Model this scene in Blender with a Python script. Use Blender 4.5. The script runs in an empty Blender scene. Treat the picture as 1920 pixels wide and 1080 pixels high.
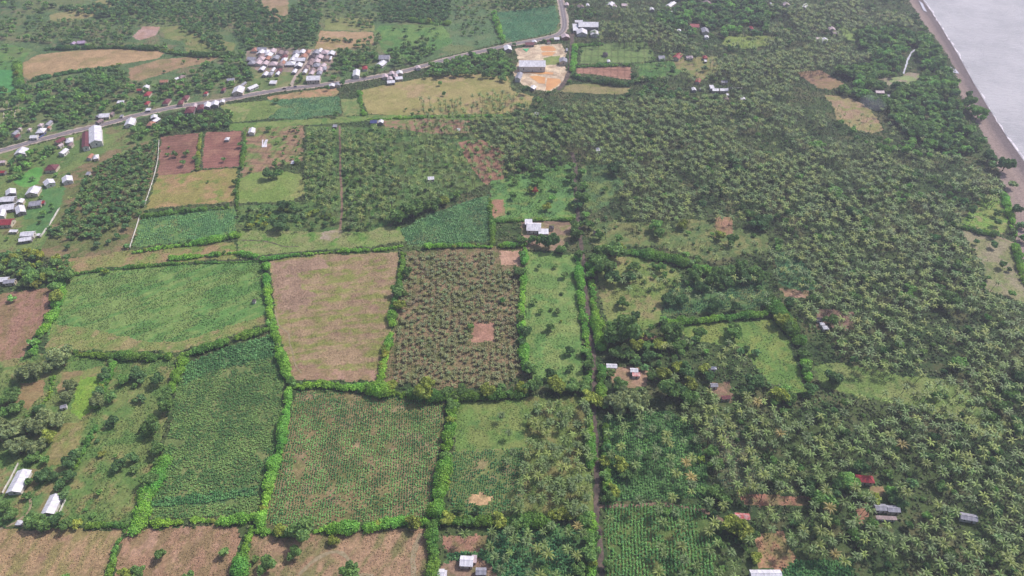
import bpy, math, random
import numpy as np
from math import radians, sin, cos, pi

# ============================================================ camera, sky, sun, exposure
S = bpy.context.scene
COL = S.collection
HC = 380.0                      # camera height above the fields
PITCH = radians(40.8)
FPX = 1300.0                    # focal length in photograph pixels (1920 wide)
cam_d = bpy.data.cameras.new('camera')
cam_d.sensor_width = 36.0
cam_d.lens = 36.0 * FPX / 1920.0
cam_d.clip_start = 1.0
cam_d.clip_end = 12000.0
cam = bpy.data.objects.new('camera', cam_d)
cam.location = (0, 0, HC)
cam.rotation_euler = (pi / 2 - PITCH, 0, 0)
COL.objects.link(cam)
S.camera = cam

SUN_EL, SUN_AZ = radians(50), radians(58)      # azimuth measured from +Y (away from camera) towards +X
w = bpy.data.worlds.new('World')
S.world = w
w.use_nodes = True
nt = w.node_tree
sky = nt.nodes.new('ShaderNodeTexSky')
sky.sky_type = 'NISHITA'
sky.sun_disc = False
sky.sun_elevation = SUN_EL
sky.sun_rotation = SUN_AZ
sky.air_density = 1.0
sky.dust_density = 3.0
bg = nt.nodes['Background']
bg.inputs['Strength'].default_value = 0.135
nt.links.new(sky.outputs[0], bg.inputs['Color'])
sl = bpy.data.lights.new('sun', 'SUN')
sl.energy = 3.4
sl.angle = radians(1.5)
sl.color = (1.0, 0.95, 0.9)
sun = bpy.data.objects.new('sun', sl)
sun.rotation_euler = (pi / 2 - SUN_EL, 0, pi - SUN_AZ)
COL.objects.link(sun)
S.view_settings.view_transform = 'Standard'
S.view_settings.look = 'None'
S.view_settings.exposure = 0.17
S.view_settings.gamma = 1.0
S.cycles.max_bounces = 5
S.cycles.diffuse_bounces = 2
S.cycles.glossy_bounces = 2
S.cycles.transmission_bounces = 2
S.cycles.volume_bounces = 0

# ============================================================ helpers
rng = np.random.default_rng(11)
random.seed(5)
SP, CP = sin(PITCH), cos(PITCH)

def gp(px, py, z=0.0):
    """photograph pixel -> the place at height z it shows"""
    a = (px - 960.0) / FPX
    b = (540.0 - py) / FPX
    dx, dy, dz = a, b * SP + CP, b * CP - SP
    t = (z - HC) / dz
    return (dx * t, dy * t)

def gpa(P, z=0.0):
    P = np.asarray(P, float)
    x, y = gp(P[:, 0], P[:, 1], z)
    return np.stack([x, y], 1)

def proj(x, y, z=0.0):
    X = x; Y = y * SP + (z - HC) * CP; D = y * CP - (z - HC) * SP
    return 960 + FPX * X / D, 540 - FPX * Y / D

def sc(py):                      # photograph pixels per metre across, and per metre in depth
    y = gp(960, py)[1]
    D = y * CP + HC * SP
    a = math.atan((py - 540) / FPX)
    return FPX / D, FPX / cos(a) ** 2 * HC / (HC * HC + y * y)

def lin(c):
    c = np.asarray(c, float) / 255.0
    return np.where(c <= 0.04045, c / 12.92, ((c + 0.055) / 1.055) ** 2.4)

def inside(x, y, poly):
    poly = np.asarray(poly, float)
    r = np.zeros(x.shape, bool)
    bb = (x >= poly[:, 0].min()) & (x <= poly[:, 0].max()) & (y >= poly[:, 1].min()) & (y <= poly[:, 1].max())
    idx = np.nonzero(bb)[0]
    if len(idx) == 0:
        return r
    X, Y = x[idx], y[idx]
    c = np.zeros(len(idx), bool)
    n = len(poly)
    for i in range(n):
        x1, y1 = poly[i]; x2, y2 = poly[i - 1]
        if y1 == y2:
            continue
        k = ((y1 > Y) != (y2 > Y)) & (X < (x2 - x1) * (Y - y1) / (y2 - y1) + x1)
        c ^= k
    r[idx] = c
    return r

def vnoise(x, y, s, seed=0):
    """smooth value noise in 0..1, feature size s metres"""
    x = x / s + seed * 17.3; y = y / s + seed * 9.7
    xi = np.floor(x).astype(np.int64); yi = np.floor(y).astype(np.int64)
    fx = x - xi; fy = y - yi
    fx = fx * fx * (3 - 2 * fx); fy = fy * fy * (3 - 2 * fy)
    def h(a, b):
        n = (a * 374761393 + b * 668265263 + seed * 2147483) & 0x7fffffff
        n = ((n ^ (n >> 13)) * 1274126177) & 0x7fffffff
        return ((n ^ (n >> 16)) & 0xffff) / 65535.0
    return (h(xi, yi) * (1 - fx) + h(xi + 1, yi) * fx) * (1 - fy) + (h(xi, yi + 1) * (1 - fx) + h(xi + 1, yi + 1) * fx) * fy

def fbm(x, y, s, seed=0, o=4):
    t = 0; a = 1; n = 0
    for i in range(o):
        t = t + a * vnoise(x, y, s / 2 ** i, seed + i * 5); n += a; a *= 0.6
    return t / n

def sstep(a, b, x):
    t = np.clip((x - a) / (b - a), 0, 1)
    return t * t * (3 - 2 * t)

def seg_dist(x, y, pl):
    d = np.full(x.shape, 1e9)
    for i in range(len(pl) - 1):
        ax, ay = pl[i]; bx, by = pl[i + 1]
        L = (bx - ax) ** 2 + (by - ay) ** 2
        t = np.clip(((x - ax) * (bx - ax) + (y - ay) * (by - ay)) / max(L, 1e-9), 0, 1)
        d = np.minimum(d, np.hypot(x - ax - t * (bx - ax), y - ay - t * (by - ay)))
    return d

def mesh_np(name, V, F, C=None, mat=None, smooth=False):
    V = np.asarray(V, np.float32); F = np.asarray(F, np.int32)
    me = bpy.data.meshes.new(name)
    me.vertices.add(len(V)); me.vertices.foreach_set('co', V.ravel())
    me.loops.add(F.size); me.loops.foreach_set('vertex_index', F.ravel())
    me.polygons.add(len(F))
    me.polygons.foreach_set('loop_start', np.arange(0, F.size, F.shape[1], dtype=np.int32))
    me.update(calc_edges=True)
    if smooth:
        me.polygons.foreach_set('use_smooth', np.ones(len(F), bool))
    if C is not None:
        a = me.color_attributes.new('Col', 'FLOAT_COLOR', 'POINT')
        c4 = np.ones((len(V), 4), np.float32); c4[:, :3] = C
        a.data.foreach_set('color', c4.ravel())
    if mat:
        me.materials.append(mat)
    return me

def tag(o, label=None, cat=None, group=None, kind=None):
    if label: o['label'] = label
    if cat: o['category'] = cat
    if group: o['group'] = group
    if kind: o['kind'] = kind
    return o

def obj(name, me, parent=None, loc=None):
    o = bpy.data.objects.new(name, me)
    COL.objects.link(o)
    if parent is not None: o.parent = parent
    if loc is not None: o.location = loc
    return o

# ============================================================ materials
def newmat(name):
    m = bpy.data.materials.new(name); m.use_nodes = True
    n = m.node_tree; b = n.nodes['Principled BSDF']
    return m, n, b

def add_noise(n, scale, detail=4, coord='Object', rough=0.6):
    tc = n.nodes.new('ShaderNodeTexCoord'); t = n.nodes.new('ShaderNodeTexNoise')
    t.inputs['Scale'].default_value = scale; t.inputs['Detail'].default_value = detail
    t.inputs['Roughness'].default_value = rough
    n.links.new(tc.outputs[coord], t.inputs['Vector'])
    return t

def mapr(n, src, a, b, c, d):
    m = n.nodes.new('ShaderNodeMapRange')
    for k, v in zip(('From Min', 'From Max', 'To Min', 'To Max'), (a, b, c, d)):
        m.inputs[k].default_value = v
    n.links.new(src, m.inputs['Value'])
    return m.outputs[0]

def scale_col(n, col, fac):
    m = n.nodes.new('ShaderNodeVectorMath'); m.operation = 'SCALE'
    n.links.new(col, m.inputs[0]); n.links.new(fac, m.inputs['Scale'])
    return m.outputs[0]

def mat_ground():
    m, n, b = newmat('ground_soil_and_grass')
    at = n.nodes.new('ShaderNodeAttribute'); at.attribute_name = 'Col'
    n1 = add_noise(n, 0.55, 8, rough=0.75)
    f = mapr(n, n1.outputs['Fac'], 0.3, 0.7, 0.5, 1.45)
    c = scale_col(n, at.outputs['Color'], f)
    n.links.new(c, b.inputs['Base Color'])
    b.inputs['Roughness'].default_value = 0.95
    b.inputs['Specular IOR Level'].default_value = 0.15
    bp = n.nodes.new('ShaderNodeBump'); bp.inputs['Strength'].default_value = 0.9; bp.inputs['Distance'].default_value = 0.5
    n.links.new(n1.outputs['Fac'], bp.inputs['Height']); n.links.new(bp.outputs[0], b.inputs['Normal'])
    return m

def mat_leaf(name, rough=0.6, trans=0.25, spec=0.3, gain=1.0):
    m, n, b = newmat(name)
    at = n.nodes.new('ShaderNodeAttribute'); at.attribute_name = 'Col'
    oi = n.nodes.new('ShaderNodeObjectInfo')
    f = mapr(n, oi.outputs['Random'], 0, 1, 0.8 * gain, 1.2 * gain)
    c = scale_col(n, at.outputs['Color'], f)
    n.links.new(c, b.inputs['Base Color'])
    b.inputs['Roughness'].default_value = rough
    b.inputs['Specular IOR Level'].default_value = spec
    tr = n.nodes.new('ShaderNodeBsdfTranslucent')
    n.links.new(c, tr.inputs['Color'])
    mx = n.nodes.new('ShaderNodeMixShader'); mx.inputs[0].default_value = trans
    n.links.new(b.outputs[0], mx.inputs[1]); n.links.new(tr.outputs[0], mx.inputs[2])
    n.links.new(mx.outputs[0], n.nodes['Material Output'].inputs['Surface'])
    return m

def mat_noisy(name, c1, c2, scale, rough=0.8, bump=0.0, spec=0.3, metal=0.0, detail=5, coord='Object', lo=0.35, hi=0.65):
    m, n, b = newmat(name)
    t = add_noise(n, scale, detail, coord)
    mx = n.nodes.new('ShaderNodeMix'); mx.data_type = 'RGBA'
    mx.inputs[6].default_value = (*lin(c1), 1); mx.inputs[7].default_value = (*lin(c2), 1)
    n.links.new(mapr(n, t.outputs['Fac'], lo, hi, 0, 1), mx.inputs[0])
    n.links.new(mx.outputs[2], b.inputs['Base Color'])
    b.inputs['Roughness'].default_value = rough
    b.inputs['Specular IOR Level'].default_value = spec
    b.inputs['Metallic'].default_value = metal
    if bump:
        bp = n.nodes.new('ShaderNodeBump'); bp.inputs['Strength'].default_value = bump
        n.links.new(t.outputs['Fac'], bp.inputs['Height']); n.links.new(bp.outputs[0], b.inputs['Normal'])
    return m

def mat_roof(name, c1, c2, wave=1.0, rough=0.5):
    m = mat_noisy(name, c1, c2, 0.35, rough=rough, detail=6)
    n = m.node_tree; b = n.nodes['Principled BSDF']
    tc = n.nodes.new('ShaderNodeTexCoord'); wv = n.nodes.new('ShaderNodeTexWave')
    wv.wave_type = 'BANDS'; wv.bands_direction = 'X'
    wv.inputs['Scale'].default_value = wave
    wv.inputs['Distortion'].default_value = 0.4
    n.links.new(tc.outputs['Object'], wv.inputs['Vector'])
    bp = n.nodes.new('ShaderNodeBump'); bp.inputs['Strength'].default_value = 0.35; bp.inputs['Distance'].default_value = 0.08
    n.links.new(wv.outputs['Fac'], bp.inputs['Height']); n.links.new(bp.outputs[0], b.inputs['Normal'])
    # sheets fade and rust one by one
    src = b.inputs['Base Color'].links[0].from_socket
    br = n.nodes.new('ShaderNodeTexBrick'); br.inputs['Scale'].default_value = 1.0
    br.inputs['Brick Width'].default_value = 0.9; br.inputs['Row Height'].default_value = 2.6; br.inputs['Mortar Size'].default_value = 0.02
    br.inputs['Color1'].default_value = (0.74, 0.74, 0.75, 1); br.inputs['Color2'].default_value = (1.08, 1.08, 1.08, 1)
    br.inputs['Mortar'].default_value = (0.6, 0.6, 0.6, 1)
    n.links.new(tc.outputs['Object'], br.inputs['Vector'])
    mu = n.nodes.new('ShaderNodeMix'); mu.data_type = 'RGBA'; mu.blend_type = 'MULTIPLY'; mu.inputs[0].default_value = 0.8
    n.links.new(src, mu.inputs[6]); n.links.new(br.outputs['Color'], mu.inputs[7])
    n.links.new(mu.outputs[2], b.inputs['Base Color'])
    return m

def mat_water():
    m, n, b = newmat('sea_water')
    b.inputs['Base Color'].default_value = (0.40, 0.375, 0.42, 1)
    b.inputs['Roughness'].default_value = 0.22
    b.inputs['IOR'].default_value = 1.33
    t = add_noise(n, 0.10, 6, rough=0.65)
    t3 = add_noise(n, 0.012, 6, rough=0.7)
    mx = n.nodes.new('ShaderNodeMix'); mx.data_type = 'RGBA'
    mx.inputs[6].default_value = (0.42, 0.41, 0.45, 1); mx.inputs[7].default_value = (0.54, 0.52, 0.56, 1)
    n.links.new(mapr(n, t3.outputs['Fac'], .4, .6, 0, 1), mx.inputs[0]); n.links.new(mx.outputs[2], b.inputs['Base Color'])
    t2 = add_noise(n, 0.9, 4, rough=0.7)
    mp = n.nodes.new('ShaderNodeMapping'); mp.inputs['Scale'].default_value = (1.0, 2.6, 1)
    mp.inputs['Rotation'].default_value = (0, 0, radians(35))
    tc = n.nodes.new('ShaderNodeTexCoord'); n.links.new(tc.outputs['Object'], mp.inputs[0])
    n.links.new(mp.outputs[0], t.inputs['Vector'])
    ad = n.nodes.new('ShaderNodeMath'); ad.operation = 'ADD'
    s2 = n.nodes.new('ShaderNodeMath'); s2.operation = 'MULTIPLY'; s2.inputs[1].default_value = 0.18
    n.links.new(t2.outputs['Fac'], s2.inputs[0])
    n.links.new(t.outputs['Fac'], ad.inputs[0]); n.links.new(s2.outputs[0], ad.inputs[1])
    bp = n.nodes.new('ShaderNodeBump'); bp.inputs['Strength'].default_value = 0.8; bp.inputs['Distance'].default_value = 4.0
    n.links.new(ad.outputs[0], bp.inputs['Height']); n.links.new(bp.outputs[0], b.inputs['Normal'])
    return m

M_GROUND = mat_ground()
M_LEAF = mat_leaf('foliage', 0.6, 0.34, 0.3, 1.32)
M_PALM = mat_leaf('palm_fronds', 0.5, 0.2, 0.4, 1.02)
M_CROP = mat_leaf('crop_leaves', 0.6, 0.28, 0.3, 1.15)
M_BARK = mat_noisy('palm_bark', (120, 108, 95), (78, 68, 60), 2.0, 0.9)
M_WOODB = mat_noisy('tree_bark', (96, 84, 70), (60, 52, 44), 2.0, 0.9)
M_WATER = mat_water()
M_ASPH = mat_noisy('asphalt', (132, 122, 126), (108, 100, 104), 0.25, 0.85, 0.1)
M_DIRT = mat_noisy('packed_dirt', (142, 116, 98), (104, 88, 74), 0.22, 0.95, 0.3)
M_PATH = mat_noisy('lane_dirt', (112, 96, 88), (66, 60, 56), 0.2, 0.95, 0.3)
M_PALE = mat_noisy('pale_path', (158, 142, 118), (128, 118, 90), 0.5, 0.95)
M_POND = mat_noisy('ochre_water', (214, 158, 96), (196, 138, 84), 0.05, 0.35, spec=0.5)
M_FOAM = mat_noisy('sea_foam', (236, 230, 236), (196, 186, 196), 0.35, 0.8)
M_PAINT = mat_noisy('white_road_paint', (222, 218, 220), (180, 176, 176), 0.8, 0.7)
M_WHITEWALL = mat_noisy('white_wall_paint', (206, 202, 198), (168, 164, 156), 0.4, 0.8)
WALLS = [mat_noisy('plaster_' + k, a, b_, 0.6, 0.85) for k, a, b_ in
         (('cream', (200, 190, 172), (170, 158, 142)), ('white', (214, 210, 206), (180, 174, 170)),
          ('grey', (150, 144, 142), (118, 112, 112)), ('brick', (156, 112, 92), (128, 90, 76)), ('green', (150, 176, 164), (120, 144, 136)))]
M_GLASS, _n, _b = newmat('dark_glass'); _b.inputs['Base Color'].default_value = (0.03, 0.035, 0.04, 1); _b.inputs['Roughness'].default_value = 0.15
M_DOOR = mat_noisy('painted_door', (104, 78, 60), (80, 58, 44), 1.5, 0.6)
ROOF = {
    'W': mat_roof('white_metal_roof', (232, 229, 236), (206, 202, 212)),
    'G': mat_roof('grey_metal_roof', (168, 166, 178), (132, 130, 142)),
    'D': mat_roof('dark_thatch', (88, 80, 84), (60, 54, 58), rough=0.9),
    'R': mat_roof('dull_red_roof', (124, 68, 74), (98, 54, 60)),
    'B': mat_roof('bright_red_roof', (162, 60, 66), (136, 50, 58)),
    'O': mat_roof('orange_tile_roof', (182, 128, 106), (156, 112, 96)),
    'P': mat_roof('pinkish_roof', (212, 192, 198), (184, 160, 166)),
    'N': mat_roof('rusty_brown_roof', (152, 130, 130), (120, 100, 102)),
    'U': mat_roof('blue_roof', (74, 86, 140), (58, 68, 112)),
    'L': mat_roof('lilac_roof', (188, 164, 190), (164, 140, 168)),
    'X': mat_roof('rust_streaked_red_roof', (188, 84, 80), (214, 190, 190)),
}

# ============================================================ the coast
COAST = gpa([(1712, -40), (1735, 0), (1757, 30), (1775, 60), (1800, 100), (1828, 150), (1858, 200), (1893, 255), (1920, 292), (1960, 350)])
COAST = COAST[np.argsort(COAST[:, 1])]
def coast_x(y):
    a, b = COAST[0], COAST[-1]
    r = np.interp(y, COAST[:, 1], COAST[:, 0])
    sl0 = (COAST[2][0] - a[0]) / (COAST[2][1] - a[1]); sl1 = (b[0] - COAST[-3][0]) / (b[1] - COAST[-3][1])
    r = np.where(y < a[1], a[0] + (y - a[1]) * sl0, r)
    return np.where(y > b[1], b[0] + (y - b[1]) * sl1, r)
def ground_z(x, y):
    d = coast_x(y) - x
    return -2.6 * (1 - sstep(-25, 30, d)) + 0.0
SEA_Z = -1.3

# ============================================================ fields (corner points as seen in the photograph; projected to the ground)
GRN, GR2 = (92, 118, 62), (120, 128, 78)
F = []
def field(name, label, poly, c, s=30, rows=None, crop=None, tuft=None, streak=None):
    F.append(dict(name=name, label=label, poly=poly, c=c, s=s, rows=rows, crop=crop, tuft=tuft, streak=streak))

CAS = ((58, 108, 72), (78, 124, 80))            # cassava
BRT = ((88, 126, 72), (110, 138, 80), (104, 120, 76))     # bright grass
DRY = ((150, 128, 104), (124, 122, 80), (158, 136, 112))    # dry stubble
RED = ((142, 104, 94), (126, 92, 82), (150, 116, 100))      # reddish tilled soil
OLV = ((116, 126, 78), (132, 130, 88), (100, 118, 70))
UND = ((66, 84, 56), (84, 98, 64), (92, 92, 70))           # floor under the palms

# ---- far strip, top left to top middle
field('scrubland', 'mixed green scrub between the far woods, top left of the photo', [(-200, -30), (1045, -30), (1050, 60), (900, 90), (780, 120), (640, 150), (500, 175), (420, 190), (250, 225), (130, 250), (-200, 300)], ((88, 112, 76), (112, 122, 84), (120, 118, 90)), 40, tuft=(3.6, 1.3))
field('grass_field', 'bright green meadow at the far left edge', [(-60, 95), (20, 85), (60, 92), (42, 118), (36, 178), (-60, 186)], BRT, 30)
field('bean_field', 'smooth green crop plot at the far left edge', [(-60, 130), (22, 132), (28, 172), (-60, 182)], ((78, 138, 84), (86, 142, 86), (74, 130, 76)), 30)
field('striped_plot', 'pale plot with white row covers at the far left edge', [(-60, 188), (34, 182), (38, 216), (10, 228), (-60, 235)], ((124, 132, 84), (150, 144, 120), (110, 124, 76)), 12)
field('dry_field', 'long tan dry field with a curved far edge, upper left', [(44, 118), (70, 103), (120, 97), (200, 92), (290, 92), (310, 100), (296, 110), (228, 120), (140, 132), (60, 148), (43, 145)], ((176, 148, 116), (162, 138, 106), (150, 134, 96)), 25, tuft=(5, .9))
field('dry_field', 'brown grazed field dotted with small trees, upper left', [(242, 128), (300, 112), (400, 102), (412, 106), (395, 116), (330, 130), (262, 152), (244, 150)], ((152, 130, 102), (134, 124, 88), (160, 132, 108)), 25, tuft=(5, 1))
field('tilled_plot', 'pinkish bare tilled plot near the top left', [(248, 68), (268, 49), (300, 50), (292, 66), (262, 76)], ((178, 150, 146), (170, 138, 126), (156, 128, 112)), 12)
field('dry_field', 'olive dry meadow near the top left corner', [(92, 28), (170, 10), (200, -10), (240, -10), (180, 30), (130, 40), (95, 38)], ((138, 136, 92), (150, 140, 100), (124, 128, 84)), 20)
field('dry_field', 'olive clearing between woods right of the pinkish plot', [(300, 52), (340, 48), (375, 60), (410, 72), (440, 82), (438, 96), (350, 98), (345, 78), (310, 72)], OLV, 18)
field('dry_field', 'tan field with a row of small trees in it, top middle', [(600, 58), (700, 60), (700, 84), (640, 93), (590, 92)], ((168, 142, 112), (152, 136, 96), (176, 148, 122)), 18)
field('dry_field', 'olive weedy plot above the tan field, top middle', [(612, 34), (700, 34), (702, 58), (608, 56)], ((134, 136, 90), (118, 126, 78), (144, 138, 100)), 16)
field('dry_field', 'dry clearing at the top edge left of middle', [(490, -10), (540, -10), (540, 24), (520, 44), (495, 20)], ((160, 136, 112), (140, 128, 92), (150, 130, 104)), 16)
field('grass_field', 'bright green pasture above the main road, top middle', [(712, 48), (830, 44), (850, 80), (780, 112), (720, 100), (700, 60)], BRT, 22, tuft=(3.5, 1.2))
field('scrub_field', 'dull green scrub field right of the pasture, top middle', [(830, 20), (925, 18), (940, 80), (900, 88), (850, 84)], ((92, 118, 84), (104, 120, 86), (84, 112, 74)), 22, tuft=(3.2, 1.2))
field('cassava_field', 'teal green cassava field in the bend of the road, top middle', [(932, 24), (962, 20), (1040, 10), (1048, 40), (1040, 58), (1000, 70), (960, 78), (945, 78)], ((70, 112, 82), (84, 122, 88), (96, 118, 86)), 20, crop=('cassava_crop', 'teal green cassava plants filling the far field in the road bend', 2.2, 2.0, 1.3, 1.1, ((64, 112, 80), (90, 134, 98)), .97))
# ---- along the road
field('village_yards', 'pale trampled yards between the houses of the dense village', [(462, 96), (520, 88), (580, 92), (634, 96), (628, 112), (614, 134), (560, 138), (500, 140), (462, 122)], ((158, 136, 130), (134, 124, 112), (120, 126, 96)), 10)
field('village_garden', 'small green gardens below the dense village', [(480, 134), (560, 136), (610, 136), (560, 162), (500, 168), (470, 160)], ((104, 122, 78), (130, 130, 92), (92, 112, 70)), 10)
field('roadside_strip', 'bare orange-brown strip below the road near two cars', [(500, 182), (560, 172), (630, 164), (636, 172), (630, 180), (560, 184), (505, 190)], ((176, 140, 112), (150, 130, 98), (140, 130, 90)), 10)
field('dry_field', 'large tan meadow below the road, upper middle', [(672, 170), (740, 156), (790, 146), (880, 138), (950, 140), (955, 152), (960, 170), (1000, 180), (990, 205), (940, 214), (880, 214), (780, 218), (690, 214), (680, 190)], ((156, 146, 100), (140, 138, 86), (166, 146, 112)), 28, tuft=(4.5, .9))
field('cassava_field', 'teal green cassava field below the main road', [(500, 188), (560, 184), (636, 180), (640, 212), (560, 224), (500, 222), (530, 200)], ((84, 122, 88), (98, 128, 86), (120, 132, 92)), 20, crop=('cassava_crop', 'teal cassava plants below the road left of the tan meadow', 2.0, 1.8, 1.2, 1.1, ((78, 114, 82), (100, 134, 94)), .8))
field('weedy_field', 'yellow green weedy field left of the cassava below the road', [(415, 196), (500, 188), (530, 200), (500, 222), (430, 230), (425, 215)], ((126, 140, 84), (108, 128, 74), (142, 142, 100)), 16, tuft=(3, 1.2))
field('garden_plot', 'small split garden plot beside the tan meadow', [(640, 186), (672, 184), (680, 216), (642, 218)], ((112, 130, 82), (134, 134, 92), (96, 116, 72)), 9)
field('grass_strip', 'green grass strip with a track under the tan meadow', [(430, 232), (560, 224), (690, 216), (880, 214), (960, 214), (960, 224), (700, 226), (560, 236), (430, 246)], ((106, 132, 74), (124, 136, 84), (92, 122, 66)), 14, tuft=(3.2, 1.1))
field('garden_plots', 'reddish garden plots between palms right of the blue roofed house', [(722, 226), (830, 222), (880, 226), (880, 250), (760, 252), (720, 246)], ((158, 122, 108), (118, 124, 80), (140, 118, 98)), 8)
field('pale_yard', 'white sandy working yard beside the road junction', [(966, 92), (1000, 84), (1054, 82), (1062, 100), (1058, 116), (1064, 140), (1050, 160), (1030, 172), (990, 166), (968, 150), (962, 130), (972, 116)], ((212, 194, 172), (190, 170, 152), (166, 146, 126)), 9)
field('grass_patch', 'green patch beside the grey shed in the sandy yard', [(1016, 108), (1050, 104), (1052, 120), (1022, 122)], ((132, 142, 86), (118, 134, 76), (140, 142, 96)), 8)
field('vegetable_beds', 'gridded green vegetable beds right of the side lane', [(1090, 86), (1130, 82), (1210, 78), (1224, 96), (1228, 114), (1180, 118), (1088, 119)], ((112, 132, 82), (100, 122, 72), (122, 136, 90)), 12)
field('tilled_field', 'reddish gridded plot below the vegetable beds', [(1080, 128), (1130, 125), (1183, 126), (1183, 150), (1150, 146), (1110, 138), (1082, 138)], ((164, 124, 110), (150, 112, 98), (168, 130, 114)), 14)
field('dry_field', 'olive dry strip below the reddish plot', [(1062, 160), (1100, 156), (1180, 160), (1182, 176), (1120, 176), (1050, 172)], ((142, 134, 96), (128, 128, 82), (150, 138, 104)), 14, tuft=(4, 1))
field('green_gap', 'green grassy gaps among palms right of the vegetable beds', [(1190, 120), (1270, 112), (1290, 130), (1262, 142), (1200, 146)], ((96, 128, 72), (84, 122, 70), (110, 130, 76)), 12, tuft=(3, 1.2))
field('yellow_meadow', 'yellow green meadow with scattered palms, upper right', [(1360, 68), (1440, 66), (1446, 84), (1400, 92), (1352, 84)], ((134, 146, 82), (120, 138, 74), (142, 146, 94)), 14, tuft=(3, 1))
field('yard', 'olive yard around the red roofed houses, upper right', [(1262, 108), (1340, 106), (1348, 130), (1320, 150), (1290, 138), (1268, 128)], ((138, 134, 90), (122, 128, 80), (150, 134, 106)), 10)
field('marsh_meadow', 'pale lime meadow beside the coastal woods, upper right', [(1572, 50), (1606, 52), (1614, 68), (1600, 84), (1584, 70)], ((140, 160, 96), (128, 152, 88), (146, 160, 108)), 12)
field('tilled_field', 'reddish brown field inland of the coastal woods', [(1492, 134), (1540, 132), (1556, 142), (1584, 158), (1560, 168), (1534, 166), (1512, 150)], ((150, 122, 102), (136, 118, 88), (156, 126, 108)), 14)
field('tidal_flat', 'muddy pond edge with lime scum in the coastal woods', [(1638, 152), (1660, 146), (1690, 144), (1700, 136), (1726, 138), (1722, 150), (1704, 156), (1686, 164), (1650, 158)], ((140, 152, 108), (150, 136, 124), (128, 146, 92)), 9)
field('dry_clearing', 'tan clearing with young palms inland of the beach', [(1545, 178), (1590, 180), (1614, 194), (1634, 208), (1658, 244), (1636, 250), (1600, 240), (1570, 226), (1560, 196)], ((150, 140, 100), (158, 134, 112), (132, 132, 84)), 14, tuft=(4, 1))
# ---- left middle
field('roadside_scrub', 'green gardens and scrub below the road at the left edge', [(-200, 300), (30, 280), (130, 254), (240, 232), (296, 240), (300, 262), (250, 280), (130, 330), (100, 440), (80, 480), (-200, 520)], ((98, 122, 72), (116, 130, 80), (124, 120, 86)), 22, tuft=(3, 1.2))
field('vegetable_field', 'smooth green vegetable field left of the pink roofed house', [(24, 340), (60, 316), (82, 312), (72, 345), (44, 352)], ((96, 150, 76), (88, 142, 70), (110, 154, 84)), 14)
field('vegetable_field', 'dark green vegetable plot between white roofed houses', [(74, 352), (130, 350), (118, 388), (98, 412), (40, 412), (50, 392), (78, 386)], ((88, 126, 78), (80, 118, 70), (100, 130, 80)), 14)
field('vegetable_field', 'dark green strip beside the left white wall', [(98, 390), (112, 386), (80, 440), (48, 444), (52, 424), (72, 414)], ((80, 116, 72), (88, 124, 76), (98, 126, 80)), 14)
field('red_plot', 'purplish tilled plot with five round trees, left of middle', [(302, 256), (376, 248), (372, 316), (352, 324), (296, 330)], RED, 20, rows=((300, 325), (372, 318), 5.5, .14))
field('red_plot', 'purplish tilled plot with one round tree, left of middle', [(386, 247), (453, 246), (449, 312), (378, 318)], ((150, 106, 98), (134, 94, 86), (156, 116, 102)), 20, rows=((380, 300), (449, 296), 5.5, .14))
field('garden_plots', 'patchwork of green and brown garden beds right of the red plots', [(456, 240), (570, 236), (568, 300), (520, 314), (454, 334)], ((152, 124, 104), (112, 130, 76), (134, 118, 88)), 10)
field('dry_field', 'yellow brown pasture below the purplish plots', [(297, 330), (378, 320), (446, 314), (440, 378), (360, 384), (272, 392)], ((140, 134, 82), (160, 134, 100), (120, 130, 70)), 16, tuft=(3.6, .9))
field('grass_field', 'light green pasture right of the yellow brown one', [(448, 334), (500, 318), (568, 326), (574, 360), (550, 376), (446, 382)], ((128, 140, 84), (116, 136, 74), (140, 140, 92)), 20, tuft=(3.4, .9))
field('orchard_floor', 'dry ground under the orchard left of the white wall', [(130, 322), (200, 284), (298, 262), (272, 392), (244, 466), (230, 486), (70, 480), (90, 440), (112, 388)], ((106, 112, 72), (132, 116, 90), (92, 106, 64)), 14, tuft=(3, 1.1))
field('cassava_field', 'teal cassava field below the yellow brown pasture', [(266, 404), (360, 394), (440, 388), (442, 440), (330, 456), (250, 462)], ((88, 128, 82), (104, 134, 80), (120, 130, 84)), 18, crop=('cassava_crop', 'teal cassava plants right of the white wall', 1.9, 1.7, 1.2, 1.1, ((78, 114, 78), (96, 134, 84)), .85))
field('rough_pasture', 'olive rough pasture with bare streaks, left of middle', [(100, 490), (244, 470), (440, 452), (444, 486), (330, 492), (200, 502), (110, 518)], ((132, 132, 84), (152, 130, 100), (110, 130, 70)), 16, tuft=(2.8, 1.1))
field('rough_pasture', 'green pasture with pale flowers above the ditch, middle', [(446, 432), (560, 430), (640, 434), (750, 424), (762, 452), (700, 462), (560, 472), (446, 484)], ((118, 136, 80), (136, 138, 96), (98, 132, 66)), 16, tuft=(2.2, 1.0))
field('grove_floor', 'green floor under the mixed palm strip with the straight path', [(574, 236), (740, 240), (800, 250), (900, 260), (940, 330), (900, 350), (800, 390), (690, 436), (440, 432), (444, 386), (572, 380)], ((82, 112, 66), (102, 120, 72), (96, 108, 70)), 18, tuft=(2.6, 1.2))
field('tilled_field', 'reddish soil under thin palms, upper middle', [(858, 266), (900, 262), (944, 280), (944, 336), (912, 346), (886, 320)], ((156, 118, 104), (138, 106, 90), (120, 118, 80)), 12)
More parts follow.
